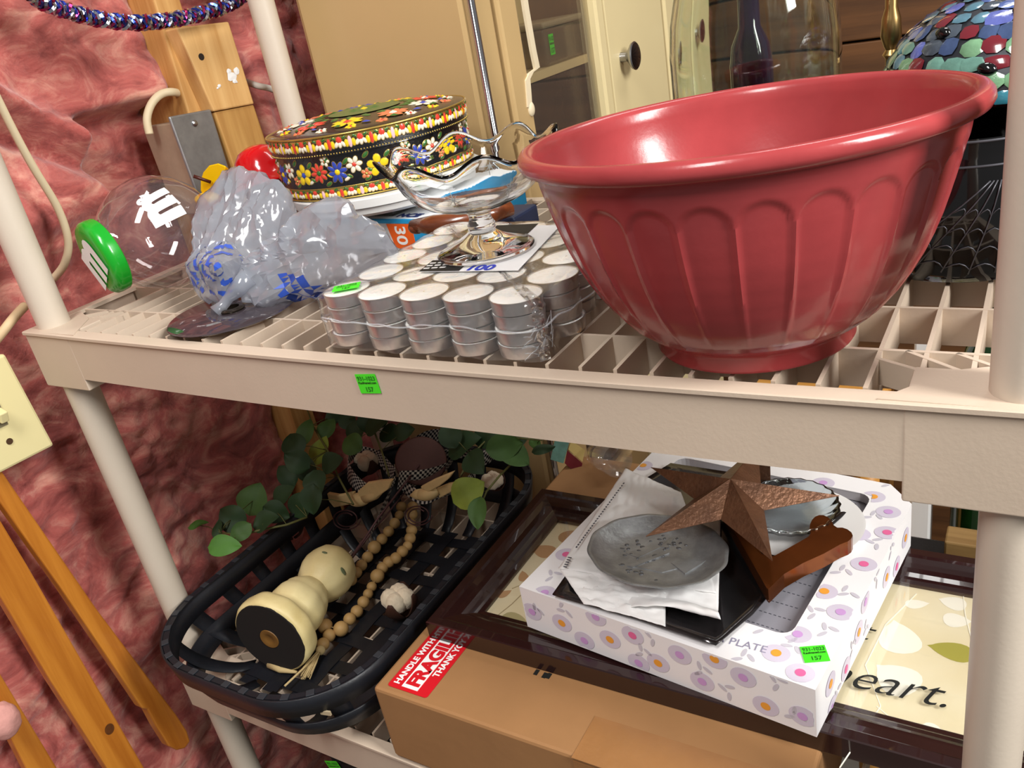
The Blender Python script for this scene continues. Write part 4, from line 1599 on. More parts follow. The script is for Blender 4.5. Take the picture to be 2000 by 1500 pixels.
lettering('THANK YOU', 0.0096, lm @ Matrix.Translation((0.026, LHh * 0.095, 0.0007)), M_WHITE, lb, offset=0.00035)
b = MB()
for (px, py) in ((1046, 1316), (1062, 1322), (1070, 1323)):
    p = az(px, py, BT) - Vector(box.location)
    b.box((p.x, p.y + 0.002, 0.0953), (0.004, 0.007, 0.0003), Matrix.Identity(4))
b.build('printed_mark', M_INK, box)

# picture frame
FT, FB = -0.344, BT + 0.0005
FX0, FX1, FY0, FY1 = 0.3485, 0.955, 0.0545, 0.3125
pic = thing('picture_frame', 'dark mahogany framed leaf picture with script lettering under glass on the cardboard box', 'picture', (FX0, FY0, FB))
M_MAHO = mat('mahogany', (40, 18, 18), 0.16, coat=0.6, noise_amt=0.25, noise_scale=18)
fw_, fh = FX1 - FX0, FY1 - FY0
TZ = FT - FB
prof_ = [(0.0, 0.0), (0.0, TZ - 0.001), (0.001, TZ), (0.010, TZ), (0.0125, TZ - 0.002), (0.020, TZ - 0.0035), (0.0265, TZ - 0.0042), (0.031, TZ - 0.0065), (0.036, TZ - 0.008), (0.0385, TZ - 0.0095), (0.044, TZ - 0.0105), (0.044, 0.0)]
corners = [(0, 0), (fw_, 0), (fw_, fh), (0, fh)]
inn = [(1, 1), (-1, 1), (-1, -1), (1, -1)]
for k in range(4):
    k2 = (k + 1) % 4
    vs, fs = [], []
    for (c, d) in ((corners[k], inn[k]), (corners[k2], inn[k2])):
        for (o_, z_) in prof_:
            vs.append((c[0] + d[0] * o_, c[1] + d[1] * o_, z_))
    n = len(prof_)
    fs = [(i, i + 1, n + i + 1, n + i) for i in range(n - 1)] + [list(range(n)), [n + i for i in range(n)][::-1]]
    b = MB()
    b.add(vs, fs)
    b.build('frame_rail', M_MAHO, pic)
ZA = 0.0075          # print
ZG = 0.0113          # glass
b = MB()
b.box((fw_ / 2, fh / 2, ZA - 0.001), (fw_ - 0.084, fh - 0.084, 0.002))
b.build('print', mat('cream_print', (232, 222, 190), 0.7, rgb2=(222, 208, 168), noise_scale=9), pic)
b = MB()
b.box((fw_ / 2, fh / 2, ZG - 0.0006), (fw_ - 0.086, fh - 0.086, 0.0012))
b.build('glass_pane', film('picture_glass', haze=0.0, rough=0.02, ior=1.5), pic)
O_ = Vector((FX0, FY0, FB))
M_L_BR = mat('print_brown_leaf', (190, 150, 108), 0.7)
M_L_WH = mat('print_white_leaf', (242, 238, 222), 0.7)
M_L_OL = mat('print_olive_leaf', (176, 166, 120), 0.7)
M_L_GR = mat('print_green_leaf', (164, 158, 64), 0.7)
M_STM = mat('print_stem', (176, 160, 124), 0.7)


def print_leaf(px, py, L_, W_, ang, material, tipped=True):
    p = az(px, py, FB + ZA) - O_
    pts = []
    for k in range(20):
        t = 2 * PI * k / 20
        x = L_ / 2 * math.cos(t)
        y = W_ / 2 * math.sin(t) * (1 - 0.35 * math.cos(t) if tipped else 1)
        if tipped and k == 0:
            x *= 1.18
        pts.append((p.x + x * math.cos(ang) - y * math.sin(ang), p.y + x * math.sin(ang) + y * math.cos(ang), ZA + 0.0002))
    mb = MB()
    mb.fan((p.x, p.y, ZA + 0.0003), pts)
    mb.build('printed_leaf', material, pic, fix=False)


for a in ((1118, 1047, .034, .022, 0.6, M_L_BR), (1062, 1076, .030, .022, 3.0, M_L_BR), (1022, 1126, .018, .011, 2.2, M_L_BR), (985, 1160, .016, .010, 1.0, M_L_BR),
          (1000, 1216, .030, .030, 0.3, M_L_OL), (925, 1222, .016, .010, 0.0, M_L_OL), (1862, 1178, .022, .018, 3.0, M_L_WH), (1868, 1212, .022, .018, 0.2, M_L_WH), (1756, 1246, .040, .034, 1.9, M_L_WH),
          (1752, 1326, .036, .036, 2.6, M_L_WH), (1860, 1272, .034, .022, 3.1, M_L_GR), (1830, 1440, .030, .014, -0.9, M_L_WH), (1700, 1410, .046, .016, 0.3, M_L_WH), (1790, 1180, .020, .012, 0.4, M_L_WH)):
    print_leaf(*a)
for pts in ([(940, 1228), (1000, 1180), (1060, 1120), (1115, 1060)], [(1000, 1150), (1050, 1130), (1090, 1100)], [(1640, 1500), (1720, 1380), (1690, 1300), (1730, 1220), (1790, 1160)], [(1880, 1150), (1885, 1200), (1900, 1260)], [(1712, 1380), (1760, 1420), (1800, 1450)]):
    b = MB()
    b.tube([az(px, py, FB + ZA) - O_ + Vector((0, 0, 0.0001)) for px, py in pts], 0.0006, 4)
    b.build('printed_stem', M_STM if pts[0][0] < 1200 else M_L_WH, pic)
pb = az(1650, 1334, FB + ZG) - O_
lettering('heart.', 0.042, Matrix.Translation((pb.x - 0.020, pb.y - 0.004, ZG + 0.0006)) @ Matrix.Rotation(0.03, 4, 'Z'), M_INK, pic, shear=0.45, offset=-0.0003)
pb = az(1700, 1250, FB + ZG) - O_
lettering('at', 0.036, Matrix.Translation((pb.x - 0.030, pb.y - 0.002, ZG + 0.0006)), M_INK, pic, shear=0.45, offset=-0.0003)

# flowered gift box with a window
GO = Vector((0.4560, 0.0835, FT + 0.0004))
GR = -0.1239
gift = thing('flowered_box', 'white flowered plate box with cut-out window lying on the picture frame', 'box', GO, (0, 0, GR))
GM_ = Matrix.Translation(GO) @ Matrix.Rotation(GR, 4, 'Z')
GMi = GM_.inverted()
GW, GD, GH = 0.287, 0.296, 0.050
outl = [(0, 0), (GW, 0), (GW, GD - 0.027), (GW - 0.027, GD), (0.027, GD), (0, GD - 0.027)]
win = []
for (cx_, cy_, a0) in ((0.250 - .012, 0.270 - .012, 0), (0.035 + .012, 0.270 - .012, 90), (0.035 + .012, 0.046 + .012, 180), (0.250 - .012, 0.046 + .012, 270)):
    for k in range(5):
        a = math.radians(a0 + 22.5 * k)
        win.append((cx_ + .012 * math.cos(a), cy_ + .012 * math.sin(a)))
M_GIFT = mat('white_card', (247, 245, 246), 0.45)
bm = bmesh.new()
lo_ = [bm.verts.new((p[0], p[1], GH)) for p in outl]
li_ = [bm.verts.new((p[0], p[1], GH)) for p in win]
ed = []
for lp in (lo_, li_):
    for k in range(len(lp)):
        ed.append(bm.edges.new((lp[k], lp[(k + 1) % len(lp)])))
bmesh.ops.triangle_fill(bm, use_beauty=True, edges=ed)
bm.verts.index_update()
b = MB()
b.add([v.co.copy() for v in bm.verts], [[v.index for v in f.verts] for f in bm.faces])
bm.free()
n = len(outl)
b.add([(p[0], p[1], 0) for p in outl] + [(p[0], p[1], GH) for p in outl], [(k, (k + 1) % n, n + (k + 1) % n, n + k) for k in range(n)] + [list(range(n))])
b.build('box_card', M_GIFT, gift, solid=0.0008)
b = MB()
b.add([(p[0], p[1], GH - 0.0006) for p in win] + [(p[0], p[1], GH - 0.010) for p in win], [(k, (k + 1) % 20, 20 + (k + 1) % 20, 20 + k) for k in range(20)])
b.build('window_edge', mat('card_edge', (214, 210, 212), 0.6), gift)
b = MB()
b.box((0.1425, 0.158, GH - 0.012), (0.235, 0.245, 0.002))
pg = b.build('grey_insert', mat('grey_insert', (150, 148, 156), 0.3, coat=0.2), gift)
M_DASH = mat('dash_ink', (70, 70, 80), 0.6)
for k in range(11):
    b = MB()
    for j in range(26):
        b.box((0.130 + 0.0043 * j, 0.060 + 0.0165 * k, GH - 0.0109), (0.0024, 0.0008, 0.0002))
    b.build('dashed_line', M_DASH, pg)
FPET = mat('print_lavender', (214, 206, 222), 0.5)
FDOT = [mat('print_orange', (240, 164, 60), 0.5), mat('print_pink', (232, 108, 160), 0.5), mat('print_lilac', (206, 160, 216), 0.5), mat('print_grey_leaf', (206, 202, 212), 0.5)]


def face_pt(px, py, face):
    """pixel -> local coordinates on a face of the flowered box"""
    o = GMi @ CAM
    d = GMi.to_3x3() @ ray(px, py)
    if face == 'top':
        return o + d * ((GH - o.z) / d.z)
    if face == 'front':
        return o + d * ((0 - o.y) / d.y)
    return o + d * ((GW - o.x) / d.x)


FR_ = {'top': (Vector((1, 0, 0)), Vector((0, 1, 0)), Vector((0, 0, 1))), 'front': (Vector((1, 0, 0)), Vector((0, 0, 1)), Vector((0, -1, 0))), 'right': (Vector((0, 1, 0)), Vector((0, 0, 1)), Vector((1, 0, 0)))}


def in_face(p, face):
    if face == 'top':
        x, y = p.x, p.y
        ok = 0.001 < x < GW - 0.001 and 0.001 < y < GD - 0.001
        if x + y > GW + GD - 0.029 or y - x > GD - 0.029:
            ok = False
        if 0.0345 < x < 0.2505 and 0.0455 < y < 0.2705:
            ok = False
        return ok
    if face == 'front':
        return 0.001 < p.x < GW - 0.001 and 0.001 < p.z < GH - 0.001
    return 0.001 < p.y < GD - 0.029 and 0.001 < p.z < GH - 0.001


def disc_print(mb, c, face, rx, ry, ang, lift):
    e1, e2, nn = FR_[face]
    pts = []
    for k in range(22):
        t = 2 * PI * k / 22
        x, y = rx * math.cos(t), ry * math.sin(t)
        for s in (1, 0.8, 0.6, 0.4, 0.2, 0.0):
            q_ = c + e1 * (x * math.cos(ang) - y * math.sin(ang)) * s + e2 * (x * math.sin(ang) + y * math.cos(ang)) * s
            if in_face(q_, face):
                break
        pts.append(q_ + nn * lift)
    mb.fan(c + nn * lift, pts)


def print_flower(px, py, kind, face, R=0.0105):
    c = face_pt(px, py, face)
    mb = MB()
    mb.m = 0
    disc_print(mb, c, face, R * 1.08, R * 0.95, 0.2, 0.0007)
    mb.m = 1
    disc_print(mb, c, face, R * 0.40, R * 0.38, 0, 0.0010)
    mb.build('printed_flower', [FPET, FDOT[kind]], gift, fix=False)


def print_sprig(px, py, face, ang):
    c = face_pt(px, py, face)
    e1, e2, nn = FR_[face]
    mb = MB()
    for (dx, dy, da) in ((0.0, 0.006, 0.3), (0.006, 0.001, 1.2), (-0.005, -0.002, -0.7)):
        q_ = c + e1 * (dx * math.cos(ang) - dy * math.sin(ang)) + e2 * (dx * math.sin(ang) + dy * math.cos(ang))
        if in_face(q_, face):
            disc_print(mb, q_, face, 0.0048, 0.0019, ang + da + 1.0, 0.0007)
    if mb.v:
        mb.build('printed_sprig', FDOT[3], gift, fix=False)


def c6(x, y):
    return (1000 + x / 2.5, 850 + y / 2.5)


for (x, y, k) in ((245, 915, 0), (410, 885, 2), (355, 1000, 2), (480, 995, 0), (590, 975, 1), (820, 1070, 2), (990, 1090, 0), (715, 1110, 0), (1130, 1180, 2), (1240, 1320, 0), (1420, 1370, 2), (620, 1110, 2), (100, 860, 2), (930, 1200, 2)):
    print_flower(*c6(x, y), k, 'front')
for (x, y, a) in ((120, 860, 0.2), (260, 850, 2), (690, 990, 1), (930, 1150, 0.4), (1060, 1250, 1.2), (1300, 1210, 0.8), (1385, 1370, 0.1), (540, 900, 2.2), (640, 1060, 0.3)):
    print_sprig(*c6(x, y), 'front', a)
for (x, y, k) in ((1290, 1067, 0), (1408, 1163, 1), (1395, 975, 2), (1605, 867, 2), (1525, 765, 0), (1718, 632, 1), (1690, 485, 2), (1832, 478, 1), (1838, 377, 2), (1765, 303, 0), (265, 585, 1), (160, 772, 2), (640, 150, 0), (1520, 235, 2)):
    print_flower(*c6(x, y), k, 'top')
for (x, y, a) in ((1130, 1090, 0.3), (1380, 1030, 2.0), (1480, 870, 1.0), (1610, 670, 0.2), (1780, 530, 1.5), (1850, 240, 0.5), (1650, 770, 2.4), (1540, 960, 0.7), (200, 690, 1.0), (1230, 950, 0.6), (1760, 400, 0.2)):
    print_sprig(*c6(x, y), 'top', a)
for (x, y, k) in ((1552, 1212, 0), (1627, 1140, 1), (1690, 960, 0), (1722, 812, 2), (1826, 692, 0), (1918, 500, 0), (1560, 1330, 2), (1875, 640, 1)):
    print_flower(*c6(x, y), k, 'right')
for (x, y, a) in ((1660, 1040, 0.4), (1780, 700, 1.0), (1850, 560, 0.3), (1590, 1260, 0.8), (1730, 930, 2.0)):
    print_sprig(*c6(x, y), 'right', a)
pl_ = face_pt(1422, 1262, 'top')
lettering('A PLATE', 0.0115, Matrix.Translation((pl_.x - 0.012, pl_.y + 0.001, GH + 0.0008)) @ Matrix.Rotation(0.10, 4, 'Z'), mat('grey_print', (150, 146, 170), 0.5), gift)
s_a, s_b, s_c = face_pt(1572, 1297, 'top'), face_pt(1622, 1293, 'top'), face_pt(1563, 1266, 'top')
up_ = Vector((0, 0, 0.0012))
price_sticker(frame3(s_a + up_, s_b - s_a, s_c - s_a), gift, (s_b - s_a).length, (s_c - s_a).length)

# dark pewter tray on the flowered box
ZT = GO.z + GH + 0.0008
tp = [az(1079, 1161, ZT + 0.006), az(1240, 1208, ZT + 0.004), az(1398, 1260, ZT + 0.006), az(1470, 1200, ZT + 0.004), az(1540, 1120, ZT + 0.004), az(1610, 1040, ZT + 0.004), az(1672, 985, ZT + 0.006), az(1560, 955, ZT + 0.004), az(1440, 925, ZT + 0.004), az(1310, 905, ZT + 0.006), az(1220, 960, ZT + 0.004), az(1150, 1060, ZT + 0.004)]
tc_ = sum(tp, Vector()) / len(tp)
tray = thing('pewter_tray', 'dark glossy pewter tray with raised edges under the white paper', 'tray', (tc_.x, tc_.y, ZT))
O2 = Vector((tc_.x, tc_.y, ZT))
b = MB()
N_ = len(tp) * 6


def tray_f(u, v):
    s = (u * len(tp)) % len(tp)
    i = int(s)
    p = tp[i].lerp(tp[(i + 1) % len(tp)], s - i) - O2
    k = (0.0, 0.5, 0.86, 0.93, 1.0)[int(round(v * 4))]
    z = (0.0, 0.0, 0.0005, 0.0045, p.z)[int(round(v * 4))]
    return (p.x * k, p.y * k, z)


b.grid(tray_f, N_, 4, cu=True)
b.build('tray_body', mat('dark_pewter', (96, 92, 94), 0.16, metal=0.9, noise_amt=0.35, noise_scale=14, bump=0.2, bump_scale=30), tray, smooth=True, solid=0.0012, angle=50)

# white tissue paper under the small plate
paper = thing('white_paper', 'folded white printed paper sheet lying on the dark tray', 'paper', (0, 0, 0))
ZP = ZT + 0.0055
M_PAPER = mat('white_tissue', (246, 245, 244), 0.7, bump=0.08, bump_scale=30)


def paper_f(c00, c10, c11, c01, z0, seed, curl=0.0):
    P4 = [az(*c, z0) for c in (c00, c10, c11, c01)]

    def f(u, v):
        p = (P4[0] * (1 - u) + P4[1] * u) * (1 - v) + (P4[3] * (1 - u) + P4[2] * u) * v
        q_ = Vector((u * 3 + seed, v * 4, seed))
        z = 0.0045 * abs(noise.noise(q_)) + 0.003 * abs(noise.noise(q_ * 2.7)) + 0.001 * noise.noise(q_ * 7)
        e = min(u, 1 - u, v, 1 - v)
        z *= 0.5 + min(1, e * 6) * 0.5
        if curl:
            t = max(0.0, (0.16 - v) / 0.16) * max(0.0, min(1, (u - 0.35) * 3))
            z += curl * math.sin(t * PI * 0.75)
            p = p + Vector((0.0, 0.010 * t * t, 0))
        return (p.x, p.y, p.z + max(0.0, z))
    return f


b = MB()
b.grid(paper_f((1132, 1168), (1402, 1238), (1408, 1000), (1205, 985), ZP, 2.2, 0.009), 50, 50)
b.build('sheet', M_PAPER, paper, smooth=True, solid=0.0004)
b = MB()
b.grid(paper_f((1090, 1112), (1400, 1160), (1330, 962), (1222, 916), ZP + 0.002, 5.1), 50, 50)
b.build('folded_sheet', M_PAPER, paper, smooth=True, solid=0.0004)
b = MB()
b.grid(paper_f((1140, 1180), (1300, 1225), (1300, 1120), (1090, 1108), ZP + 0.0005, 8.8), 30, 30)
b.build('sheet_corner', M_PAPER, paper, smooth=True, solid=0.0004)
b = MB()
for k in range(28):
    px, py = 1218 - k * 3.4, 944 + k * 4.6
    a_ = az(px, py, ZP + 0.0075)
    b.box((0, 0, 0), (0.0016, 0.0026, 0.0002), Matrix.Translation(a_) @ Matrix.Rotation(random.uniform(-.3, .3), 4, 'Z'))
for k in range(5):
    a_ = az(1104 + k * 2.2, 1107 - k * 4.5, ZP + 0.0070)
    b.box((0, 0, 0), (0.004, 0.0016, 0.0002), Matrix.Translation(a_))
b.build('print_line', mat('grey_text', (90, 90, 96), 0.7), paper)

# small pewter plate
pc_ = az(1283, 1084, ZP + 0.012)
plt_ = thing('pewter_plate', 'small oval pewter plate with a raised village scene on the white paper', 'plate', (pc_.x, pc_.y, ZP + 0.0070), (-0.05, 0.02, -0.06))
M_PEW = mat('pewter', (168, 170, 172), 0.42, metal=0.65, noise_amt=0.4, noise_scale=45, bump=0.25, bump_scale=200)
pr = [(0.0, 0.0), (0.040, 0.0), (0.052, 0.002), (0.0640, 0.0100), (0.0668, 0.0112), (0.0674, 0.0122), (0.0660, 0.0127), (0.0632, 0.0118), (0.0510, 0.0042), (0.040, 0.0022), (0.0, 0.0020)]
b = MB()
b.lathe(pr, 96, rfun=lambda a, r, z: (r * (1 + 0.010 * math.cos(12 * a) * (r > 0.05)), z))
for k in range(len(b.v)):
    b.v[k].y *= 0.86
b.build('plate_body', M_PEW, plt_, smooth=True, angle=60)
b = MB()
rel = lambda poly, h: b.prism(poly, 0.0018, 0.0018 + h)
rel([(-0.012, -0.022), (0.010, 0.004), (0.034, 0.010), (0.036, 0.004), (0.014, -0.020)], 0.0010)
rel([(-0.020, -0.024), (0.004, 0.010), (0.008, 0.010), (-0.014, -0.024)], 0.0014)
rel([(0.034, -0.014), (0.044, 0.012), (0.016, -0.004)], 0.0016)
rel([(-0.030, -0.006), (-0.014, 0.016), (-0.004, 0.016), (-0.016, -0.008)], 0.0008)
rel([(-0.004, 0.016), (-0.002, 0.034), (0.002, 0.034), (0.003, 0.018)], 0.0010)
b.build('raised_house', M_PEW, plt_)
b = MB()
for k in range(70):
    a, r = random.uniform(0, 2 * PI), 0.046 * math.sqrt(random.random())
    if math.cos(a) > 0.5 and r > 0.02:
        continue
    b.ell((r * math.cos(a), r * math.sin(a) * 0.86, 0.0022), (random.uniform(.0012, .003), random.uniform(.0010, .0024), random.uniform(.0003, .0008)), nu=8, nv=5)
rl = b.build('raised_tree', mat('pewter_dark', (120, 122, 126), 0.5, metal=0.8), plt_, smooth=True)
rl['kind'] = 'stuff'

# white plate and glass dish at the back right
wp = az(1585, 1030, ZT + 0.004)
wpl = thing('white_plate', 'thin white plate edge under the glass dish on the dark tray', 'plate', (wp.x - 0.012, wp.y + 0.002, ZT + 0.0016))
b = MB()
b.lathe([(0.0, 0.0), (0.036, 0.0), (0.058, 0.0055), (0.060, 0.0068), (0.057, 0.0066), (0.036, 0.0016), (0.0, 0.0014)], 72)
b.build('plate_body', mat('white_china', (240, 238, 236), 0.2), wpl, smooth=True, angle=60)
gd = thing('glass_dish', 'ribbed clear glass dish behind the rusty star', 'dish', (wp.x - 0.022, wp.y + 0.006, ZT + 0.0078))
b = MB()
b.lathe([(0.0, 0.0), (0.026, 0.0), (0.040, 0.006), (0.046, 0.014), (0.047, 0.0155), (0.0445, 0.0155), (0.038, 0.009), (0.025, 0.0035), (0.0, 0.0035)], 96, rfun=lambda a, r, z: (r * (1 + 0.018 * math.cos(24 * a) * (r > 0.03)), z))
b.build('dish_body', mat('grey_glass', (214, 224, 230), 0.04, trans=1.0, ior=1.5), gd, smooth=True)

# rusty barn star
M_RUST = mat('rusty_tin', (140, 100, 74), 0.42, metal=0.5, rgb2=(104, 72, 54), noise_scale=26, bump=0.5, bump_scale=260)
sc_ = Vector((0.626, 0.2215, ZT + 0.0415))
star = thing('barn_star', 'rusty five pointed metal barn star leaning over the plates', 'star', sc_, (0.02, 0.03, 0.02))
RS, RI, HSx = 0.0985, 0.0985 * 0.382 * 0.94, 0.022
vs = [(0, 0, HSx)]
for k in range(10):
    a = PI / 2 + PI * k / 5
    r_ = RS if k % 2 == 0 else RI
    vs.append((r_ * math.cos(a), r_ * math.sin(a), 0.0))
for k in range(10):
    b = MB()
    b.add([vs[0], vs[1 + k], vs[1 + (k + 1) % 10]], [(0, 1, 2)])
    b.build('star_facet', M_RUST, star, solid=0.0009, fix=False)
b = MB()
b.box((0.004, 0.074, -0.012), (0.030, 0.0012, 0.026))
b.build('back_tab', M_RUST, star)

# copper cookie cutter in the shape of a bone
M_COP = mat('brown_copper', (136, 76, 36), 0.2, metal=0.75, noise_amt=0.3, noise_scale=22)
ZC = ZT + 0.022
bone_px = ((1500, 1152), (1530, 1122), (1568, 1100), (1608, 1082), (1640, 1064), (1660, 1056), (1666, 1044), (1650, 1032), (1630, 1032), (1620, 1013), (1604, 1006), (1589, 1012), (1581, 1030), (1586, 1046), (1562, 1060), (1530, 1078), (1508, 1090), (1488, 1084), (1462, 1054), (1436, 1014), (1412, 972), (1400, 976))
bp_ = [az(*p, ZC) for p in bone_px]
bc = sum(bp_, Vector()) / len(bp_)
cut = thing('cookie_cutter', 'brown copper bone-shaped cookie cutter beside the star', 'cookie cutter', bc)
bl = [(p - bc) for p in bp_]
# smooth the outline
for it in range(1):
    out_ = []
    for k in range(len(bl)):
        a, c = bl[k], bl[(k + 1) % len(bl)]
        out_ += [a.lerp(c, 0.25), a.lerp(c, 0.75)] if 3 < k < 17 else [a.lerp(c, 0.02), a.lerp(c, 0.98)]
    bl = out_
b = MB()
b.prism([(p.x, p.y) for p in bl], -0.0004, 0.0004)
b.build('back_plate', M_COP, cut)
b = MB()
n = len(bl)
b.add([(p.x, p.y, 0.0006) for p in bl] + [(p.x, p.y, -0.0145) for p in bl], [(k, (k + 1) % n, n + (k + 1) % n, n + k) for k in range(n)])
b.build('cutter_wall', M_COP, cut, solid=0.001)
b = MB()
q_ = az(1405, 985, ZC + 0.006) - bc
b.box(q_, (0.016, 0.0015, 0.018), Matrix.Identity(4))
q_ = az(1425, 1008, ZC + 0.003) - bc
b.box(q_, (0.010, 0.008, 0.010), ch=0.001)
b.build('folded_tab', M_COP, cut)

# ------------------------------------------------------------------ black woven basket
KX, KY, KHX, KHY, KR = 0.1725, 0.158, 0.1485, 0.243, 0.10
ZR = -0.357
M_BLK = mat('black_bamboo', (26, 28, 34), 0.42, noise_amt=0.3, noise_scale=30, bump=0.15, bump_scale=150)
bas = thing('woven_basket', 'black woven strip basket hanging over the lower shelf edge', 'basket', (KX, KY, ZL0 + 0.001))


def rrect(u, hx, hy, r):
    """point and outward normal on a rounded rectangle, u in 0..1 by length"""
    sx_, sy_ = 2 * (hx - r), 2 * (hy - r)
    q4 = PI * r / 2
    segs = [sx_, q4, sy_, q4, sx_, q4, sy_, q4]
    s = (u % 1.0) * sum(segs)
    k = 0
    while s > segs[k] and k < 7:
        s -= segs[k]
        k += 1
    cen = [None, (hx - r, -hy + r), None, (hx - r, hy - r), None, (-hx + r, hy - r), None, (-hx + r, -hy + r)]
    if k == 0: return Vector((-hx + r + s, -hy)), Vector((0, -1))
    if k == 2: return Vector((hx, -hy + r + s)), Vector((1, 0))
    if k == 4: return Vector((hx - r - s, hy)), Vector((0, 1))
    if k == 6: return Vector((-hx, hy - r - s)), Vector((-1, 0))
    a0 = {1: -PI / 2, 3: 0, 5: PI / 2, 7: PI}[k]
    a = a0 + s / r
    n_ = Vector((math.cos(a), math.sin(a)))
    return Vector(cen[k]) + n_ * r, n_


HB = ZR - (ZL0 + 0.001)
BHX, BHY, BR_ = 0.100, 0.165, 0.055
for k in range(5):     # base strips along the basket
    b = MB()
    x = -0.080 + 0.040 * k
    b.grid(lambda u, v, x=x, k=k: (x + 0.021 * (v - 0.5), -BHY - 0.002 + 2 * (BHY + 0.002) * u, 0.0025 + 0.0010 * (1 if k % 2 else -1) * math.sin(u * PI * 8)), 48, 1)
    b.build('base_strip', M_BLK, bas, solid=0.0012)
for k in range(8):
    b = MB()
    y = -0.147 + 0.042 * k
    b.grid(lambda u, v, y=y, k=k: (-BHX + 2 * BHX * u, y + 0.018 * (v - 0.5), 0.0025 + 0.0010 * (-1 if k % 2 else 1) * math.sin(u * PI * 5)), 30, 1)
    b.build('base_strip', M_BLK, bas, solid=0.0012)
NS = 26
for k in range(NS):    # upright strips of the wall
    u0 = (k + 0.5) / NS
    b = MB()

    def up_f(u, v, u0=u0):
        du = 0.011 * (v - 0.5) * 2 / 1.45
        pt_, nt_ = rrect(u0 + du, KHX - 0.002, KHY - 0.002, KR - 0.002)
        pb_, nb_ = rrect(u0 + du, BHX, BHY, BR_)
        s = u ** 0.75
        p = pb_.lerp(pt_, s)
        bulge = math.sin(PI * u) * 0.010
        p += nt_ * bulge
        return (p.x, p.y, 0.003 + (HB - 0.006) * u ** 1.25)
    b.grid(up_f, 12, 2)
    b.build('wall_strip', M_BLK, bas, solid=0.0012, smooth=True)
for (zz, hh_, hx_, hy_, r_, nm, off) in ((HB - 0.013, 0.026, KHX, KHY, KR, 'rim_band', 0.0), (HB - 0.013, 0.024, KHX - 0.006, KHY - 0.006, KR - 0.006, 'rim_band', 0.0), (HB * 0.42, 0.026, KHX - 0.012, KHY - 0.020, KR - 0.016, 'weave_band', 0.0)):
    b = MB()
    b.grid(lambda u, v: (lambda p: (p.x, p.y, zz + hh_ * (v - 0.5)))(rrect(u, hx_ + 0.006 * (v - 0.5) * (1 if nm == 'weave_band' else 0.4), hy_ + 0.010 * (v - 0.5) * (1 if nm == 'weave_band' else 0.4), r_)[0]), 150, 2, cu=True)
    b.build(nm, M_BLK, bas, solid=0.0026, smooth=True)
b = MB()
b.grid(lambda u, v: (lambda p: (p.x, p.y, HB - 0.001))(rrect(u, KHX - 0.0065 + 0.0065 * v, KHY - 0.0065 + 0.0065 * v, KR - 0.0065 + 0.0065 * v)[0]), 150, 1, cu=True)
b.build('rim_cap', M_BLK, bas, solid=0.002)
lace = MB()
M_LACE = mat('grey_lacing', (44, 47, 52), 0.5)
lc0 = None
for k in range(54):
    p, n_ = rrect((k + 0.5) / 54, KHX - 0.003, KHY - 0.003, KR - 0.003)
    ang = math.atan2(n_.y, n_.x)
    if lc0 is None:
        lace.box((0.0005, 0, 0.0004), (0.0078, 0.0085, 0.0012), ch=0.0004)
        lc0 = lace.build('lacing', M_LACE, bas, (p.x, p.y, HB + 0.0002), (0, 0, ang))
    else:
        share(lc0, bas, (p.x, p.y, HB + 0.0002), (0, 0, ang))
b = MB()
pt_, nt_ = rrect(0.12, KHX - 0.006, KHY - 0.012, KR)
b.box((0, 0, 0), (0.012, 0.002, 0.005), Matrix.Translation((ay(636, 1392, -0.055) - Vector((KX, KY, ZL0 + 0.001)))) @ Matrix.Rotation(0.2, 4, 'Z'))
b.build('bare_chip', mat('bare_bamboo', (176, 160, 130), 0.6), bas)

ZBT = ZL0 + 0.0055
# cream candle holder lying in the basket
ch0 = az(527, 1247, ZBT + 0.050)
ch1 = az(641, 1118, ZBT + 0.046)
dirh = (ch1 - ch0).normalized()
ho = thing('candle_holder', 'cream carved wooden candle holder lying on its side in the basket', 'candle holder', ch0)
HF = axis_frame((0, 0, 0), dirh, (0, 0, 1))
M_CRM = mat('cream_paint', (242, 226, 170), 0.42, rgb2=(220, 198, 134), noise_scale=14, bump=0.15, bump_scale=40)
Lh = (ch1 - ch0).length


def carved(a, r, z):
    return r * (1 + 0.012 * math.cos(9 * a + z * 60) * (r > 0.02)), z


b = MB()
b.lathe([(0.0, 0.0015), (0.0475, 0.0005), (0.0505, 0.003), (0.0512, 0.009), (0.0508, 0.017), (0.0490, 0.022), (0.0440, 0.0255), (0.0385, 0.0280), (0.0340, 0.0320), (0.0318, 0.0370), (0.0325, 0.0405), (0.0350, 0.0440), (0.0358, 0.0500), (0.0352, 0.0570), (0.0335, 0.0620), (0.0320, 0.0650), (0.0318, 0.0690), (0.0285, 0.0760), (0.0240, 0.0820), (0.0215, 0.0850),
         (0.0235, 0.0885), (0.0300, 0.0960), (0.0340, 0.1060), (0.0352, 0.1160), (0.0340, 0.1260), (0.0300, 0.1360), (0.0235, 0.1430), (0.0160, 0.1465), (0.0, 0.147)], 72, HF @ Matrix.Scale(Lh / 0.118, 4, (0, 0, 1)), rfun=carved)
b.build('holder_body', M_CRM, ho, smooth=True, angle=60)
b = MB()
b.lathe([(0.0, -0.0006), (0.0470, -0.0006), (0.0478, 0.0014), (0.0, 0.0016)], 56, HF)
b.build('felt_base', mat('black_felt', (24, 18, 16), 0.85), ho, smooth=True, angle=40)
b = MB()
b.lathe([(0.0, -0.0010), (0.006, -0.0012), (0.0065, -0.0016), (0.0125, -0.0016), (0.0130, -0.0008)], 32, HF)
b.build('gold_mark', mat('gold_mark', (120, 84, 36), 0.5), ho, smooth=True, angle=40)
b = MB()
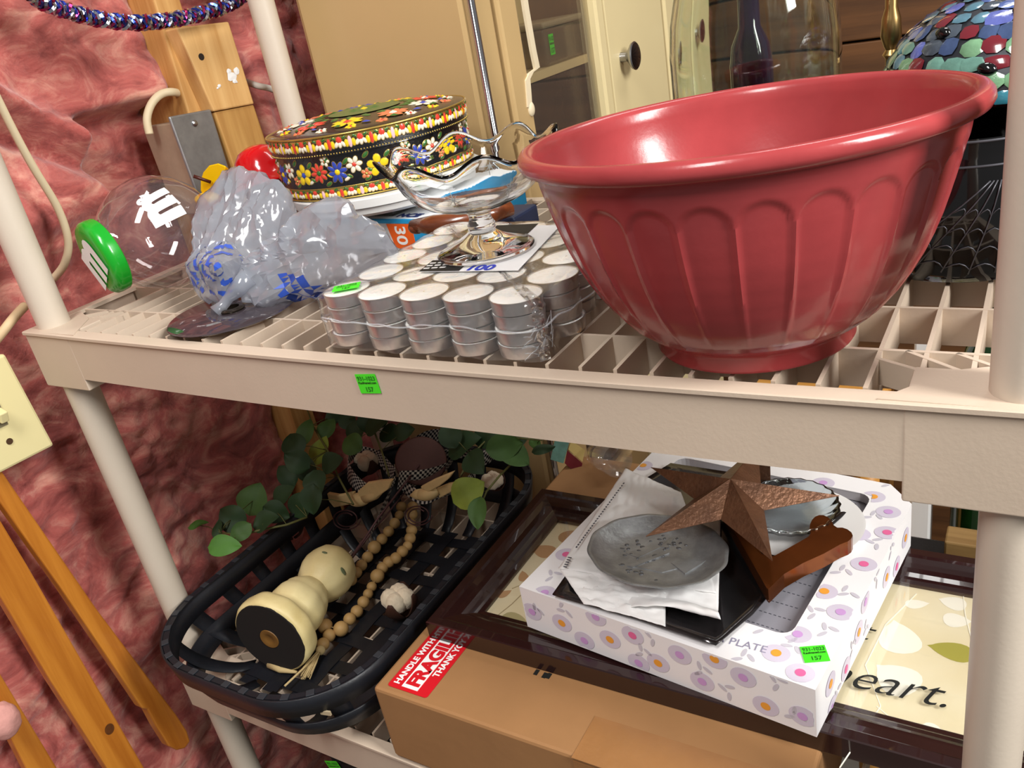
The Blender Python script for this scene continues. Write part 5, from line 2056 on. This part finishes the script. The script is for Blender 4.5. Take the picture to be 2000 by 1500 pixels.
for (a_, z_, s_) in ((1.2, 0.118, 0.006), (0.2, 0.124, 0.004), (2.0, 0.098, 0.003)):
    r_ = 0.0354
    p = Vector((r_ * math.cos(a_), r_ * math.sin(a_), z_))
    b.ell((0, 0, 0), (s_ * 0.5, s_, 0.0006), HF @ axis_frame(p, (math.cos(a_), math.sin(a_), 0), (0, 0, 1)), 10, 6)
b.build('green_scuff', mat('green_scuff', (110, 120, 86), 0.6), ho, smooth=True)

# wooden bead garland
gar = thing('bead_garland', 'string of round natural wood beads with a tassel along the basket', 'beads', (0, 0, 0))
beads = [(631, 1258, 0), (643, 1241, 0), (635, 1223, 1), (666, 1228, 1), (683, 1209, 0), (697, 1194, 0), (710, 1176, 0), (719, 1160, 2), (726, 1146, 2), (737, 1125, 1), (747, 1109, 0), (759, 1098, 0), (773, 1090, 0), (786, 1077, 0), (796, 1066, 2), (801, 1051, 0), (804, 1036, 0), (803, 1021, 2), (805, 1005, 0), (806, 990, 0)]
beads2 = [(686, 1133, 0), (696, 1118, 0), (706, 1104, 0), (718, 1088, 0), (731, 1069, 1), (746, 1053, 0), (759, 1038, 0), (771, 1022, 0), (780, 1006, 2), (784, 990, 0)]
M_BEAD = mat('raw_wood_bead', (196, 160, 104), 0.55, rgb2=(170, 130, 76), noise_scale=60)
RBd = (0.0080, 0.0096, 0.0068)
bb = MB()
bb.lathe([(0.0014, -0.97), (0.30, -0.955), (0.59, -0.81), (0.81, -0.59), (0.95, -0.31), (1.0, 0), (0.95, 0.31), (0.81, 0.59), (0.59, 0.81), (0.30, 0.955), (0.0014, 0.97)], 20)
bd0 = None
for chain, zr in ((beads, 0.030), (beads2, 0.022)):
    path = []
    for k, (px, py, s) in enumerate(chain):
        z = ZBT + RBd[s] + zr * sstep(0.35, 1.0, k / len(chain))
        p = az(px, py, z)
        path.append(p)
        if bd0 is None:
            bd0 = bb.build('bead', M_BEAD, gar, p, (random.random() * 3, random.random() * 3, 0), smooth=True)
            bd0.scale = (RBd[s],) * 3
        else:
            share(bd0, gar, p, (random.random() * 3, random.random() * 3, 0), (RBd[s],) * 3)
    b = MB()
    b.tube(path, 0.0009, 5)
    b.build('cord', mat('jute', (196, 172, 122), 0.8), gar, smooth=True)
b = MB()
t0, t1 = az(624, 1272, ZBT + 0.010), az(600, 1318, ZBT + 0.004)
b.ell(az(626, 1270, ZBT + 0.009), 0.006, nu=12, nv=8)
for k in range(40):
    o_ = Vector((random.uniform(-1, 1), random.uniform(-1, 1), random.uniform(-0.3, 0.5)))
    b.tube([t0 + o_ * 0.002, t0.lerp(t1, 0.5) + o_ * 0.006, t1 + o_ * Vector((0.009, 0.009, 0.004)).length * 0.6], 0.0007, 4)
b.build('tassel', MATS['jute'], gar, smooth=True)
b = MB()
b.tube([az(622, 1275, ZBT + 0.012), az(590, 1308, ZBT + 0.010), az(556, 1340, ZBT + 0.012)], 0.0014, 6)
b.build('twine_end', MATS['jute'], gar, smooth=True)
b = MB()
b.tube([az(528, 1296, ZBT + 0.006), az(548, 1308, ZBT + 0.004), az(580, 1313, ZBT + 0.004)], [0.006, 0.004, 0.0016], 10)
b.build('tassel_tip', MATS['jute'], gar, smooth=True)


def cotton(px, py, z, R, label, husk_dirs):
    c = az(px, py, z)
    t = thing('cotton_boll', label, 'cotton boll', c)
    for k in range(4):
        a = 2 * PI * k / 4 + 0.4
        mb = MB()
        mb.ell((R * 0.42 * math.cos(a), R * 0.42 * math.sin(a), R * 0.1), (R * 0.62, R * 0.58, R * 0.66), None, 22, 14, lambda d, k=k: 1 + 0.12 * noise.noise(d * 2.6 + Vector((k, px, 0))))
        mb.build('cotton_tuft', mat('cotton', (236, 220, 192), 0.9, bump=0.5, bump_scale=220, sheen=0.3), t, smooth=True)
    for a in husk_dirs:
        mb = MB()

        def hk(u, v, a=a):
            th_ = PI * (0.98 - 0.62 * u)
            wv = (v - 0.5) * 1.5 * (0.15 + 0.85 * math.sin(PI * min(1, 0.45 + u * 0.55)))
            r_ = R * (1.04 + 0.10 * u)
            return (r_ * math.cos(a + wv) * math.sin(th_), r_ * math.sin(a + wv) * math.sin(th_), r_ * math.cos(th_))
        mb.grid(hk, 12, 8)
        mb.build('husk', mat('brown_husk', (70, 40, 26), 0.7, noise_amt=0.3, noise_scale=60), t, smooth=True, solid=0.0012)
    return t


cotton(778, 1172, ZBT + 0.026, 0.0215, 'large white cotton boll in brown husk beside the beads in the basket', (-1.3, 0.2, 1.9))
cotton(566, 1030, ZBT + 0.060, 0.0165, 'cotton boll among the eucalyptus leaves on the basket rim nearest the wall', (0.4, -1.6))
cotton(716, 902, ZBT + 0.095, 0.0185, 'cotton boll in dark husk in front of the gingham bow', (-0.4, 1.2, 2.6))
cotton(962, 940, ZBT + 0.098, 0.0150, 'small cotton boll beside the bright yellow-green leaf', (1.0, 2.4))

# eucalyptus sprigs
LEAF = [mat('leaf_dark', (40, 66, 34), 0.62, noise_amt=0.25, noise_scale=40), mat('leaf_mid', (70, 104, 46), 0.62, noise_amt=0.25, noise_scale=40), mat('leaf_yellow', (134, 150, 52), 0.62, noise_amt=0.2, noise_scale=40), mat('leaf_bright', (84, 136, 54), 0.62, noise_amt=0.2, noise_scale=40)]


def make_leaf(px, py, z, L_, W_, ang, mi, parent, seed):
    L_, W_ = L_ * 1.15, W_ * 1.18
    c = az(px, py, z)
    # the blade faces up and towards the front of the shelf
    n_ = (Vector((0.35, -0.75, 0.75)) + Vector((random.uniform(-.5, .5), random.uniform(-.4, .4), random.uniform(-.3, .3)))).normalized()
    xr = ROT @ Vector((math.cos(ang), math.sin(ang), 0))
    F_ = frame3(c, xr - n_ * xr.dot(n_), n_.cross(xr))

    def lf_(u, v):
        x = L_ * (u - 0.5)
        w_ = W_ * 0.5 * math.sin(PI * min(1, max(0, u)) ** 0.8) ** 0.75
        y = (v - 0.5) * 2 * w_
        z_ = 0.16 * abs(y) + 0.10 * L_ * math.cos(3 * (u - 0.5)) + 0.004 * noise.noise(Vector((u * 2, v * 2, seed)))
        return (x, y, z_)
    mb = MB()
    mb.grid(lf_, 10, 6, F_)
    mb.build('leaf', LEAF[mi], parent, smooth=True, fix=False)
    return c


def sprig(label, stem_px, z0, z1, leaves, seed):
    t = thing('eucalyptus_sprig', label, 'foliage', (0, 0, 0), group='eucalyptus sprigs in the basket')
    n_ = len(stem_px)
    mb = MB()
    sp_ = [az(px, py, z0 + (z1 - z0) * k / (n_ - 1)) for k, (px, py) in enumerate(stem_px)]
    mb.tube(sp_, [0.0016] * (n_ - 1) + [0.0008], 6)
    mb.build('stem', mat('green_stem', (96, 96, 50), 0.6), t, smooth=True)
    for k, (px, py, sz, asp, ang, mi) in enumerate(leaves):
        s = k / max(1, len(leaves) - 1)
        c = make_leaf(px, py, z0 + (z1 - z0) * (0.2 + 0.8 * ((k * 37) % 10) / 10) + 0.004, sz, sz * asp, ang, mi, t, seed + k)
        q_ = min(sp_, key=lambda a: (a - c).length)
        mb = MB()
        mb.tube([q_, q_.lerp(c, 0.5) + Vector((0, 0, 0.003)), c], 0.0006, 4)
        mb.build('leaf_stalk', MATS['green_stem'], t, smooth=True)
    return t


sprig('eucalyptus sprig with a large grey-green leaf spilling over the wall side of the basket', [(600, 1010), (560, 1025), (510, 1035), (470, 1045), (430, 1040)], -0.352, -0.345,
      [(498, 975, .042, .95, 1.3, 1), (455, 1012, .040, .8, 2.6, 0), (440, 1068, .040, .62, 0.0, 3), (388, 1026, .030, .36, 0.1, 3), (556, 968, .034, .8, 0.6, 0), (540, 1000, .034, .8, -0.4, 0), (590, 985, .036, .85, 1.0, 0), (470, 1040, .030, .7, -2.4, 1), (520, 1020, .034, .8, 0.3, 0), (428, 1035, .028, .5, 2.0, 0)], 1)
sprig('eucalyptus sprig with a yellow-green leaf in front of the pink insulation behind the basket', [(690, 985), (660, 930), (640, 880), (610, 830), (600, 800)], -0.345, -0.300,
      [(628, 880, .040, .7, 1.4, 2), (598, 845, .040, .55, 1.4, 1), (640, 838, .034, .7, 1.2, 1), (600, 915, .036, .7, 1.8, 0), (575, 870, .038, .8, 2.0, 0), (655, 815, .030, .7, 0.8, 0), (618, 945, .036, .8, -1.2, 0), (580, 900, .036, .8, 2.6, 0), (650, 905, .034, .8, 0.2, 0), (612, 975, .036, .8, -1.6, 0), (560, 930, .034, .7, 2.2, 0)], 20)
sprig('dark eucalyptus sprig under the shelf lip above the gingham bow', [(760, 930), (745, 880), (730, 840), (715, 812)], -0.335, -0.292,
      [(700, 842, .038, .8, 1.0, 0), (738, 832, .038, .8, 0.3, 0), (690, 868, .036, .8, 2.6, 1), (765, 850, .034, .8, -0.3, 0), (718, 820, .034, .7, 1.5, 0), (790, 845, .030, .8, 0.2, 0), (680, 820, .032, .8, 2.2, 0), (748, 815, .030, .7, 1.2, 0)], 40)
sprig('eucalyptus sprig with a bright lime leaf hanging over the picture side of the basket', [(1000, 905), (975, 930), (950, 960), (938, 990)], -0.335, -0.345,
      [(916, 962, .042, .86, 0.6, 2), (936, 1002, .036, .62, -1.5, 1)], 60)
sprig('eucalyptus sprig with big dark leaves at the far corner of the basket', [(900, 930), (920, 890), (950, 860), (1000, 855), (1060, 860)], -0.335, -0.305,
      [(908, 872, .048, .85, 0.2, 0), (985, 872, .044, .7, 0.2, 1), (955, 850, .040, .8, 0.5, 0), (1005, 890, .040, .75, -0.6, 1), (880, 850, .036, .8, 2.0, 0), (1010, 855, .030, .8, 0.3, 0), (1048, 868, .030, .45, -0.9, 1), (1062, 878, .028, .4, 0.2, 0), (930, 905, .038, .8, -0.8, 0)], 80)

# gingham bow
mg = bpy.data.materials.new('gingham')
mg.use_nodes = True
nt = mg.node_tree
bs = nt.nodes['Principled BSDF']
bs.inputs['Roughness'].default_value = 0.8
uvn = nt.nodes.new('ShaderNodeUVMap')
mpn = nt.nodes.new('ShaderNodeMapping')
mpn.inputs['Scale'].default_value = (1, 1, 1)
ck = nt.nodes.new('ShaderNodeTexChecker')
ck.inputs['Scale'].default_value = 1.0
ck.inputs['Color1'].default_value = (*lin((220, 216, 206)), 1)
ck.inputs['Color2'].default_value = (*lin((24, 24, 36)), 1)
nt.links.new(uvn.outputs[0], mpn.inputs[0])
nt.links.new(mpn.outputs[0], ck.inputs[0])
nt.links.new(ck.outputs[0], bs.inputs['Base Color'])
bow = thing('gingham_bow', 'black and white checked fabric bow behind the wooden birds', 'bow', (0, 0, 0))


def ribbon(pxs, z0, z1, wdt, seed, name):
    pp = [az(px, py, z0 + (z1 - z0) * k / (len(pxs) - 1)) for k, (px, py) in enumerate(pxs)]
    pts = []
    for i in range(len(pp) - 1):
        a, b_, c, d = pp[max(i - 1, 0)], pp[i], pp[i + 1], pp[min(i + 2, len(pp) - 1)]
        for k in range(8):
            t = k / 8
            pts.append(0.5 * ((2 * b_) + (c - a) * t + (2 * a - 5 * b_ + 4 * c - d) * t * t + (3 * b_ - a - 3 * c + d) * t ** 3))
    pts.append(pp[-1])
    mb = MB()
    n_ = len(pts) - 1
    wdir = (ROT @ Vector((0.25, 0.7, 0.65))).normalized()

    def rf(u, v):
        p = pts[int(round(u * n_))]
        return p + wdir * wdt * (v - 0.5) + Vector((0, 0, 0.003 * math.sin(u * 9 + v * 3 + seed)))
    mb.grid(rf, n_, 8, uvs=True)
    ln = sum((pts[k + 1] - pts[k]).length for k in range(n_))
    o = mb.build(name, mg, bow, smooth=True, fix=False)
    for l in o.data.uv_layers[0].data:
        l.uv = (l.uv[0] * ln / 0.0042, l.uv[1] * wdt / 0.0042)
    return o


ribbon([(770, 930), (735, 890), (690, 885), (680, 920), (715, 955), (770, 940)], -0.356, -0.350, 0.030, 0, 'bow_loop')
ribbon([(772, 930), (800, 875), (850, 855), (890, 870), (880, 905), (830, 930), (778, 938)], -0.350, -0.352, 0.032, 2, 'bow_loop')
ribbon([(850, 900), (900, 885), (940, 895), (975, 880)], -0.345, -0.338, 0.028, 4, 'bow_tail')
ribbon([(770, 940), (752, 985), (735, 1020), (722, 1050)], -0.362, -0.400, 0.026, 1, 'bow_tail')
ribbon([(780, 945), (830, 975), (880, 960), (930, 930)], -0.366, -0.352, 0.020, 3, 'bow_tail')

# bird stakes: two carved birds on curled wire
M_BIRD = mat('carved_bird', (232, 204, 146), 0.5, noise_amt=0.15, noise_scale=40)
M_WIRE = mat('rust_wire', (92, 62, 62), 0.5, metal=0.3)


def bird(label, y_, body_px, body_r, head_px, beak_px, tail_poly, wing_poly, spiral_px, R, wire_px):
    """carved bird: egg body, round head, fan tail and raised wing cut from 5 mm board"""
    t = thing('wooden_bird', label, 'ornament', (0, 0, 0))
    P_ = lambda p, d=0.0: ay(p[0], p[1], y_ + d)
    bc_, hd_ = P_(body_px), P_(head_px)
    rt = ROT @ Vector((1, 0, 0))
    F_ = frame3(bc_, P_(body_r[1]) - bc_, ROT @ Vector((0, 0.2, 1)))
    mb = MB()
    mb.ell((0, 0, 0), (body_r[0] * 1.0, body_r[0] * 0.50, body_r[0] * 0.46), F_, 26, 18, lambda d: 1 + 0.16 * d.x)
    mb.build('body', M_BIRD, t, smooth=True)
    mb = MB()
    mb.tube([bc_.lerp(hd_, 0.45), hd_, hd_.lerp(P_(beak_px), 0.45), P_(beak_px)], [body_r[0] * 0.40, body_r[0] * 0.36, body_r[0] * 0.20, 0.0006], 14)
    mb.build('head', M_BIRD, t, smooth=True)
    for nm, poly, dd in (('tail', tail_poly, 0.002), ('wing', wing_poly, -0.006)):
        mb = MB()
        n = len(poly)
        q = [P_(p, dd) for p in poly]
        bk = Vector((0, 0.006, 0))
        mb.add(q + [p + bk for p in q], [list(range(n)), [n + k for k in range(n)][::-1]] + [(k, (k + 1) % n, n + (k + 1) % n, n + k) for k in range(n)])
        o = mb.build(nm, M_BIRD, t)
        md = o.modifiers.new('soft_edge', 'BEVEL')
        md.width = 0.0015
        md.segments = 2
    zc = bc_.z
    mb = MB()
    pts = []
    for k in range(60):
        a = k / 59 * 2 * PI * 1.9
        r_ = R * (1 - 0.45 * k / 59)
        pts.append(ay(spiral_px[0] + r_ * math.cos(a), spiral_px[1] + r_ * 0.75 * math.sin(a), y_ - 0.004))
    mb.tube(pts, 0.0010, 6)
    mb.build('wire_curl', M_WIRE, t, smooth=True)
    mb = MB()
    mb.tube([az(px, py, zc - 0.006 - 0.050 * k / (len(wire_px) - 1)) for k, (px, py) in enumerate(wire_px)], 0.0013, 6)
    mb.build('wire_stake', M_WIRE, t, smooth=True)


yb = az(700, 968, -0.352).y
bird('cream carved wooden bird with fan tail, nearest the wall, on a curled wire', yb, (700, 976), (0.021, (735, 968)), (732, 965), (764, 944), [(690, 962), (660, 968), (638, 964), (642, 980), (652, 992), (692, 984)],
     [(698, 960), (716, 944), (740, 940), (766, 938), (758, 956), (730, 976), (704, 982)], (676, 1014), 28, [(800, 935), (760, 985), (720, 1040), (682, 1092)])
yb = az(842, 958, -0.348).y
bird('cream carved wooden bird with raised wing beside the bright leaf on a curled wire', yb, (838, 964), (0.020, (808, 968)), (814, 966), (800, 968), [(850, 956), (874, 946), (898, 942), (896, 954), (880, 962), (858, 974)],
     [(820, 952), (846, 938), (870, 928), (886, 922), (876, 936), (858, 950), (836, 962)], (816, 1006), 28, [(826, 915), (780, 975), (730, 1035), (688, 1090)])
ros = thing('rust_disc', 'dull brown rusted egg-shaped disc standing behind the wooden birds', 'ornament', az(822, 905, -0.338))
b = MB()
b.ell((0, 0, 0), (0.034, 0.036, 0.0022), axis_frame((0, 0, 0), (0.5, -0.65, 0.55), (0, 0.3, 1)), 40, 10, lambda d: 1 + 0.10 * d.x)
b.build('disc_body', mat('rust_brown', (92, 56, 48), 0.6, noise_amt=0.25, noise_scale=20), ros, smooth=True)
b = MB()
b.tube([(0, -0.004, 0), az(740, 1010, -0.375) - ros.location, az(690, 1085, -0.405) - ros.location], 0.0016, 6)
b.build('disc_stake', M_WIRE, ros, smooth=True)

# ------------------------------------------------------------------ odds and ends behind and below
cas = thing('black_case', 'low black case behind the picture frame at the back of the lower shelf', 'case', (0.812, 0.360, ZL0 + 0.0003))
b = MB()
b.box((0, 0, 0.04), (0.125, 0.05, 0.08), ch=0.004)
b.build('case_body', mat('black_vinyl', (14, 14, 17), 0.35, bump=0.2, bump_scale=300), cas)
b = MB()
b.box((0, -0.0255, 0.05), (0.12, 0.0012, 0.003))
b.build('case_seam', mat('case_seam', (40, 40, 44), 0.4), cas)
wbk = ay(1872, 1052, 0.375)
blkw = thing('wood_block', 'small pale wood block on the black case behind the white post', 'block', (0.832, 0.362, ZL0 + 0.0808))
b = MB()
b.box((0, 0, 0.0125), (0.060, 0.030, 0.025), ch=0.002)
b.build('block_body', wood('block_wood', (160, 128, 78), (120, 90, 48), 'x', 50, 0.6), blkw)

stl = thing('wooden_stool', 'light oak stool seen through the shelf slats under the bowl', 'stool', (0.612, 0.64, -1.35))
M_OAK = wood('oak', (206, 150, 72), (166, 108, 44), 'x', 30, 0.45)
b = MB()
b.box((0, 0, 1.02), (0.20, 0.17, 0.025), ch=0.006)
b.build('seat', M_OAK, stl)
for (x, y) in ((-.075, -.06), (.075, -.06), (-.075, .06), (.075, .06)):
    b = MB()
    b.tube([(x * 1.15, y * 1.15, 0), (x, y, 1.01)], [0.014, 0.017], 12)
    b.build('leg', M_OAK, stl, smooth=True)
wl = thing('white_stand', 'white painted stand with a slim upright behind the unit seen through the slats', 'stand', (0.752, 0.62, -1.35))
b = MB()
b.box((0, 0, 0.57), (0.026, 0.03, 1.10), ch=0.003)
b.build('upright', M_WHITE, wl)
b = MB()
b.box((0, 0, 0.012), (0.045, 0.16, 0.024), ch=0.004)
b.build('foot', M_WHITE, wl)
gb = thing('green_bottle', 'dark green glass bottle glimpsed through the slats beside the white stand', 'bottle', (0.825, 0.62, -1.35))
b = MB()
b.lathe([(0.0, 0.0), (0.036, 0.0), (0.038, 0.004), (0.038, 1.05), (0.03, 1.09), (0.014, 1.13), (0.013, 1.17), (0.0, 1.17)], 32)
b.build('bottle_body', mat('green_glass', (26, 62, 24), 0.08, coat=0.5, noise_amt=0.5, noise_scale=20), gb, smooth=True, angle=40)

gl2 = thing('small_glass', 'small clear glass cup lying at the back of the cardboard box', 'glass', az(1185, 893, BT + 0.020), (1.3, 0.2, 0.9))
b = MB()
b.lathe([(0.0, -0.03), (0.016, -0.03), (0.019, -0.01), (0.022, 0.03), (0.0208, 0.03), (0.0178, -0.009), (0.0, -0.026)], 40)
b.build('cup', film('cup_film', haze=0.06, rough=0.05), gl2, smooth=True)
orn = thing('stained_ornament', 'small leaded glass ornament with a wine-red pane leaning behind the cardboard box', 'ornament', az(1112, 900, BT + 0.01))
OF = axis_frame((0, 0, 0), (0.6, -0.7, 0.35), (0.3, 0.1, 1))
for (poly, mm) in (([(-0.020, -0.016), (-0.002, -0.018), (0.014, 0.004), (-0.004, 0.006)], M_DRED), ([(0.0, -0.018), (0.016, -0.020), (0.028, 0.000), (0.0155, 0.003)], mat('amber_pane', (214, 190, 120), 0.2)),
                   ([(-0.004, 0.008), (0.028, 0.002), (0.030, 0.022), (0.0, 0.026)], GM[4])):
    b = MB()
    b.prism(poly, -0.001, 0.001, OF)
    b.build('pane', mm, orn)
lb_ = thing('black_bag', 'black fabric bag with a lime sticker under the lower shelf', 'bag', (0.31, 0.165, -1.35))
b = MB()
b.box((0, 0, 0.42), (0.30, 0.32, 0.82), ch=0.03)
b.build('bag_body', mat('black_fabric', (20, 18, 18), 0.85, noise_amt=0.3, noise_scale=60, bump=0.5, bump_scale=400), lb_, smooth=True)
b = MB()
b.tube([(-0.150, -0.12, 0.70), (-0.158, -0.14, 0.80), (-0.150, -0.165, 0.825), (-0.10, -0.163, 0.80)], 0.006, 8)
b.build('bag_strap', MATS['black_fabric'], lb_, smooth=True)
p = ay(645, 1497, 0.0)
price_sticker(frame3(Vector((p.x - 0.31 - 0.004, -0.1625, p.z + 1.35 - 0.014)), (0.9, 0, 0.35), (-0.35, 0, 0.9)), lb_, 0.024, 0.018)

# sparkling rope hanging across the top of the insulation
rope = thing('sparkle_rope', 'glittering braided tinsel rope sagging across the top of the insulation', 'rope', (0, 0, 0))
rp = [ax(px, py, -0.036) for (px, py) in ((-80, -190), (-20, -90), (30, -38), (80, 2), (140, 24), (200, 38), (270, 44), (340, 38), (400, 24), (455, 4), (500, -34), (530, -90))]
pts = []
for i in range(len(rp) - 1):
    a, b_, c, d = rp[max(i - 1, 0)], rp[i], rp[i + 1], rp[min(i + 2, len(rp) - 1)]
    for k in range(26):
        t = k / 26
        pts.append(0.5 * ((2 * b_) + (c - a) * t + (2 * a - 5 * b_ + 4 * c - d) * t * t + (3 * b_ - a - 3 * c + d) * t ** 3))
b = MB()
b.tube(pts, 0.0062, 8)
b.build('core', mat('rope_core', (40, 34, 60), 0.5), rope, smooth=True)
strm = [mat('tinsel_silver', (200, 204, 214), 0.18, metal=1.0), mat('tinsel_blue', (60, 80, 190), 0.18, metal=0.9), mat('tinsel_magenta', (150, 40, 90), 0.18, metal=0.9), mat('tinsel_silver_dark', (150, 154, 170), 0.25, metal=1.0)]
for s in range(8):
    b = MB()
    path = []
    upv = None
    sg = 1 if s % 2 else -1
    for i, p in enumerate(pts):
        t_ = (pts[min(i + 1, len(pts) - 1)] - pts[max(i - 1, 0)]).normalized()
        upv = t_.orthogonal().normalized() if upv is None else (upv - t_ * upv.dot(t_)).normalized()
        w_ = t_.cross(upv)
        a = sg * i * 0.42 + 2 * PI * s / 8
        rr = 0.0068 + 0.0010 * math.cos(i * 0.84 + s)
        path.append(p + (upv * math.cos(a) + w_ * math.sin(a)) * rr)
    b.tube(path, 0.0021, 4)
    b.build('tinsel_strand', strm[s % 4], rope)
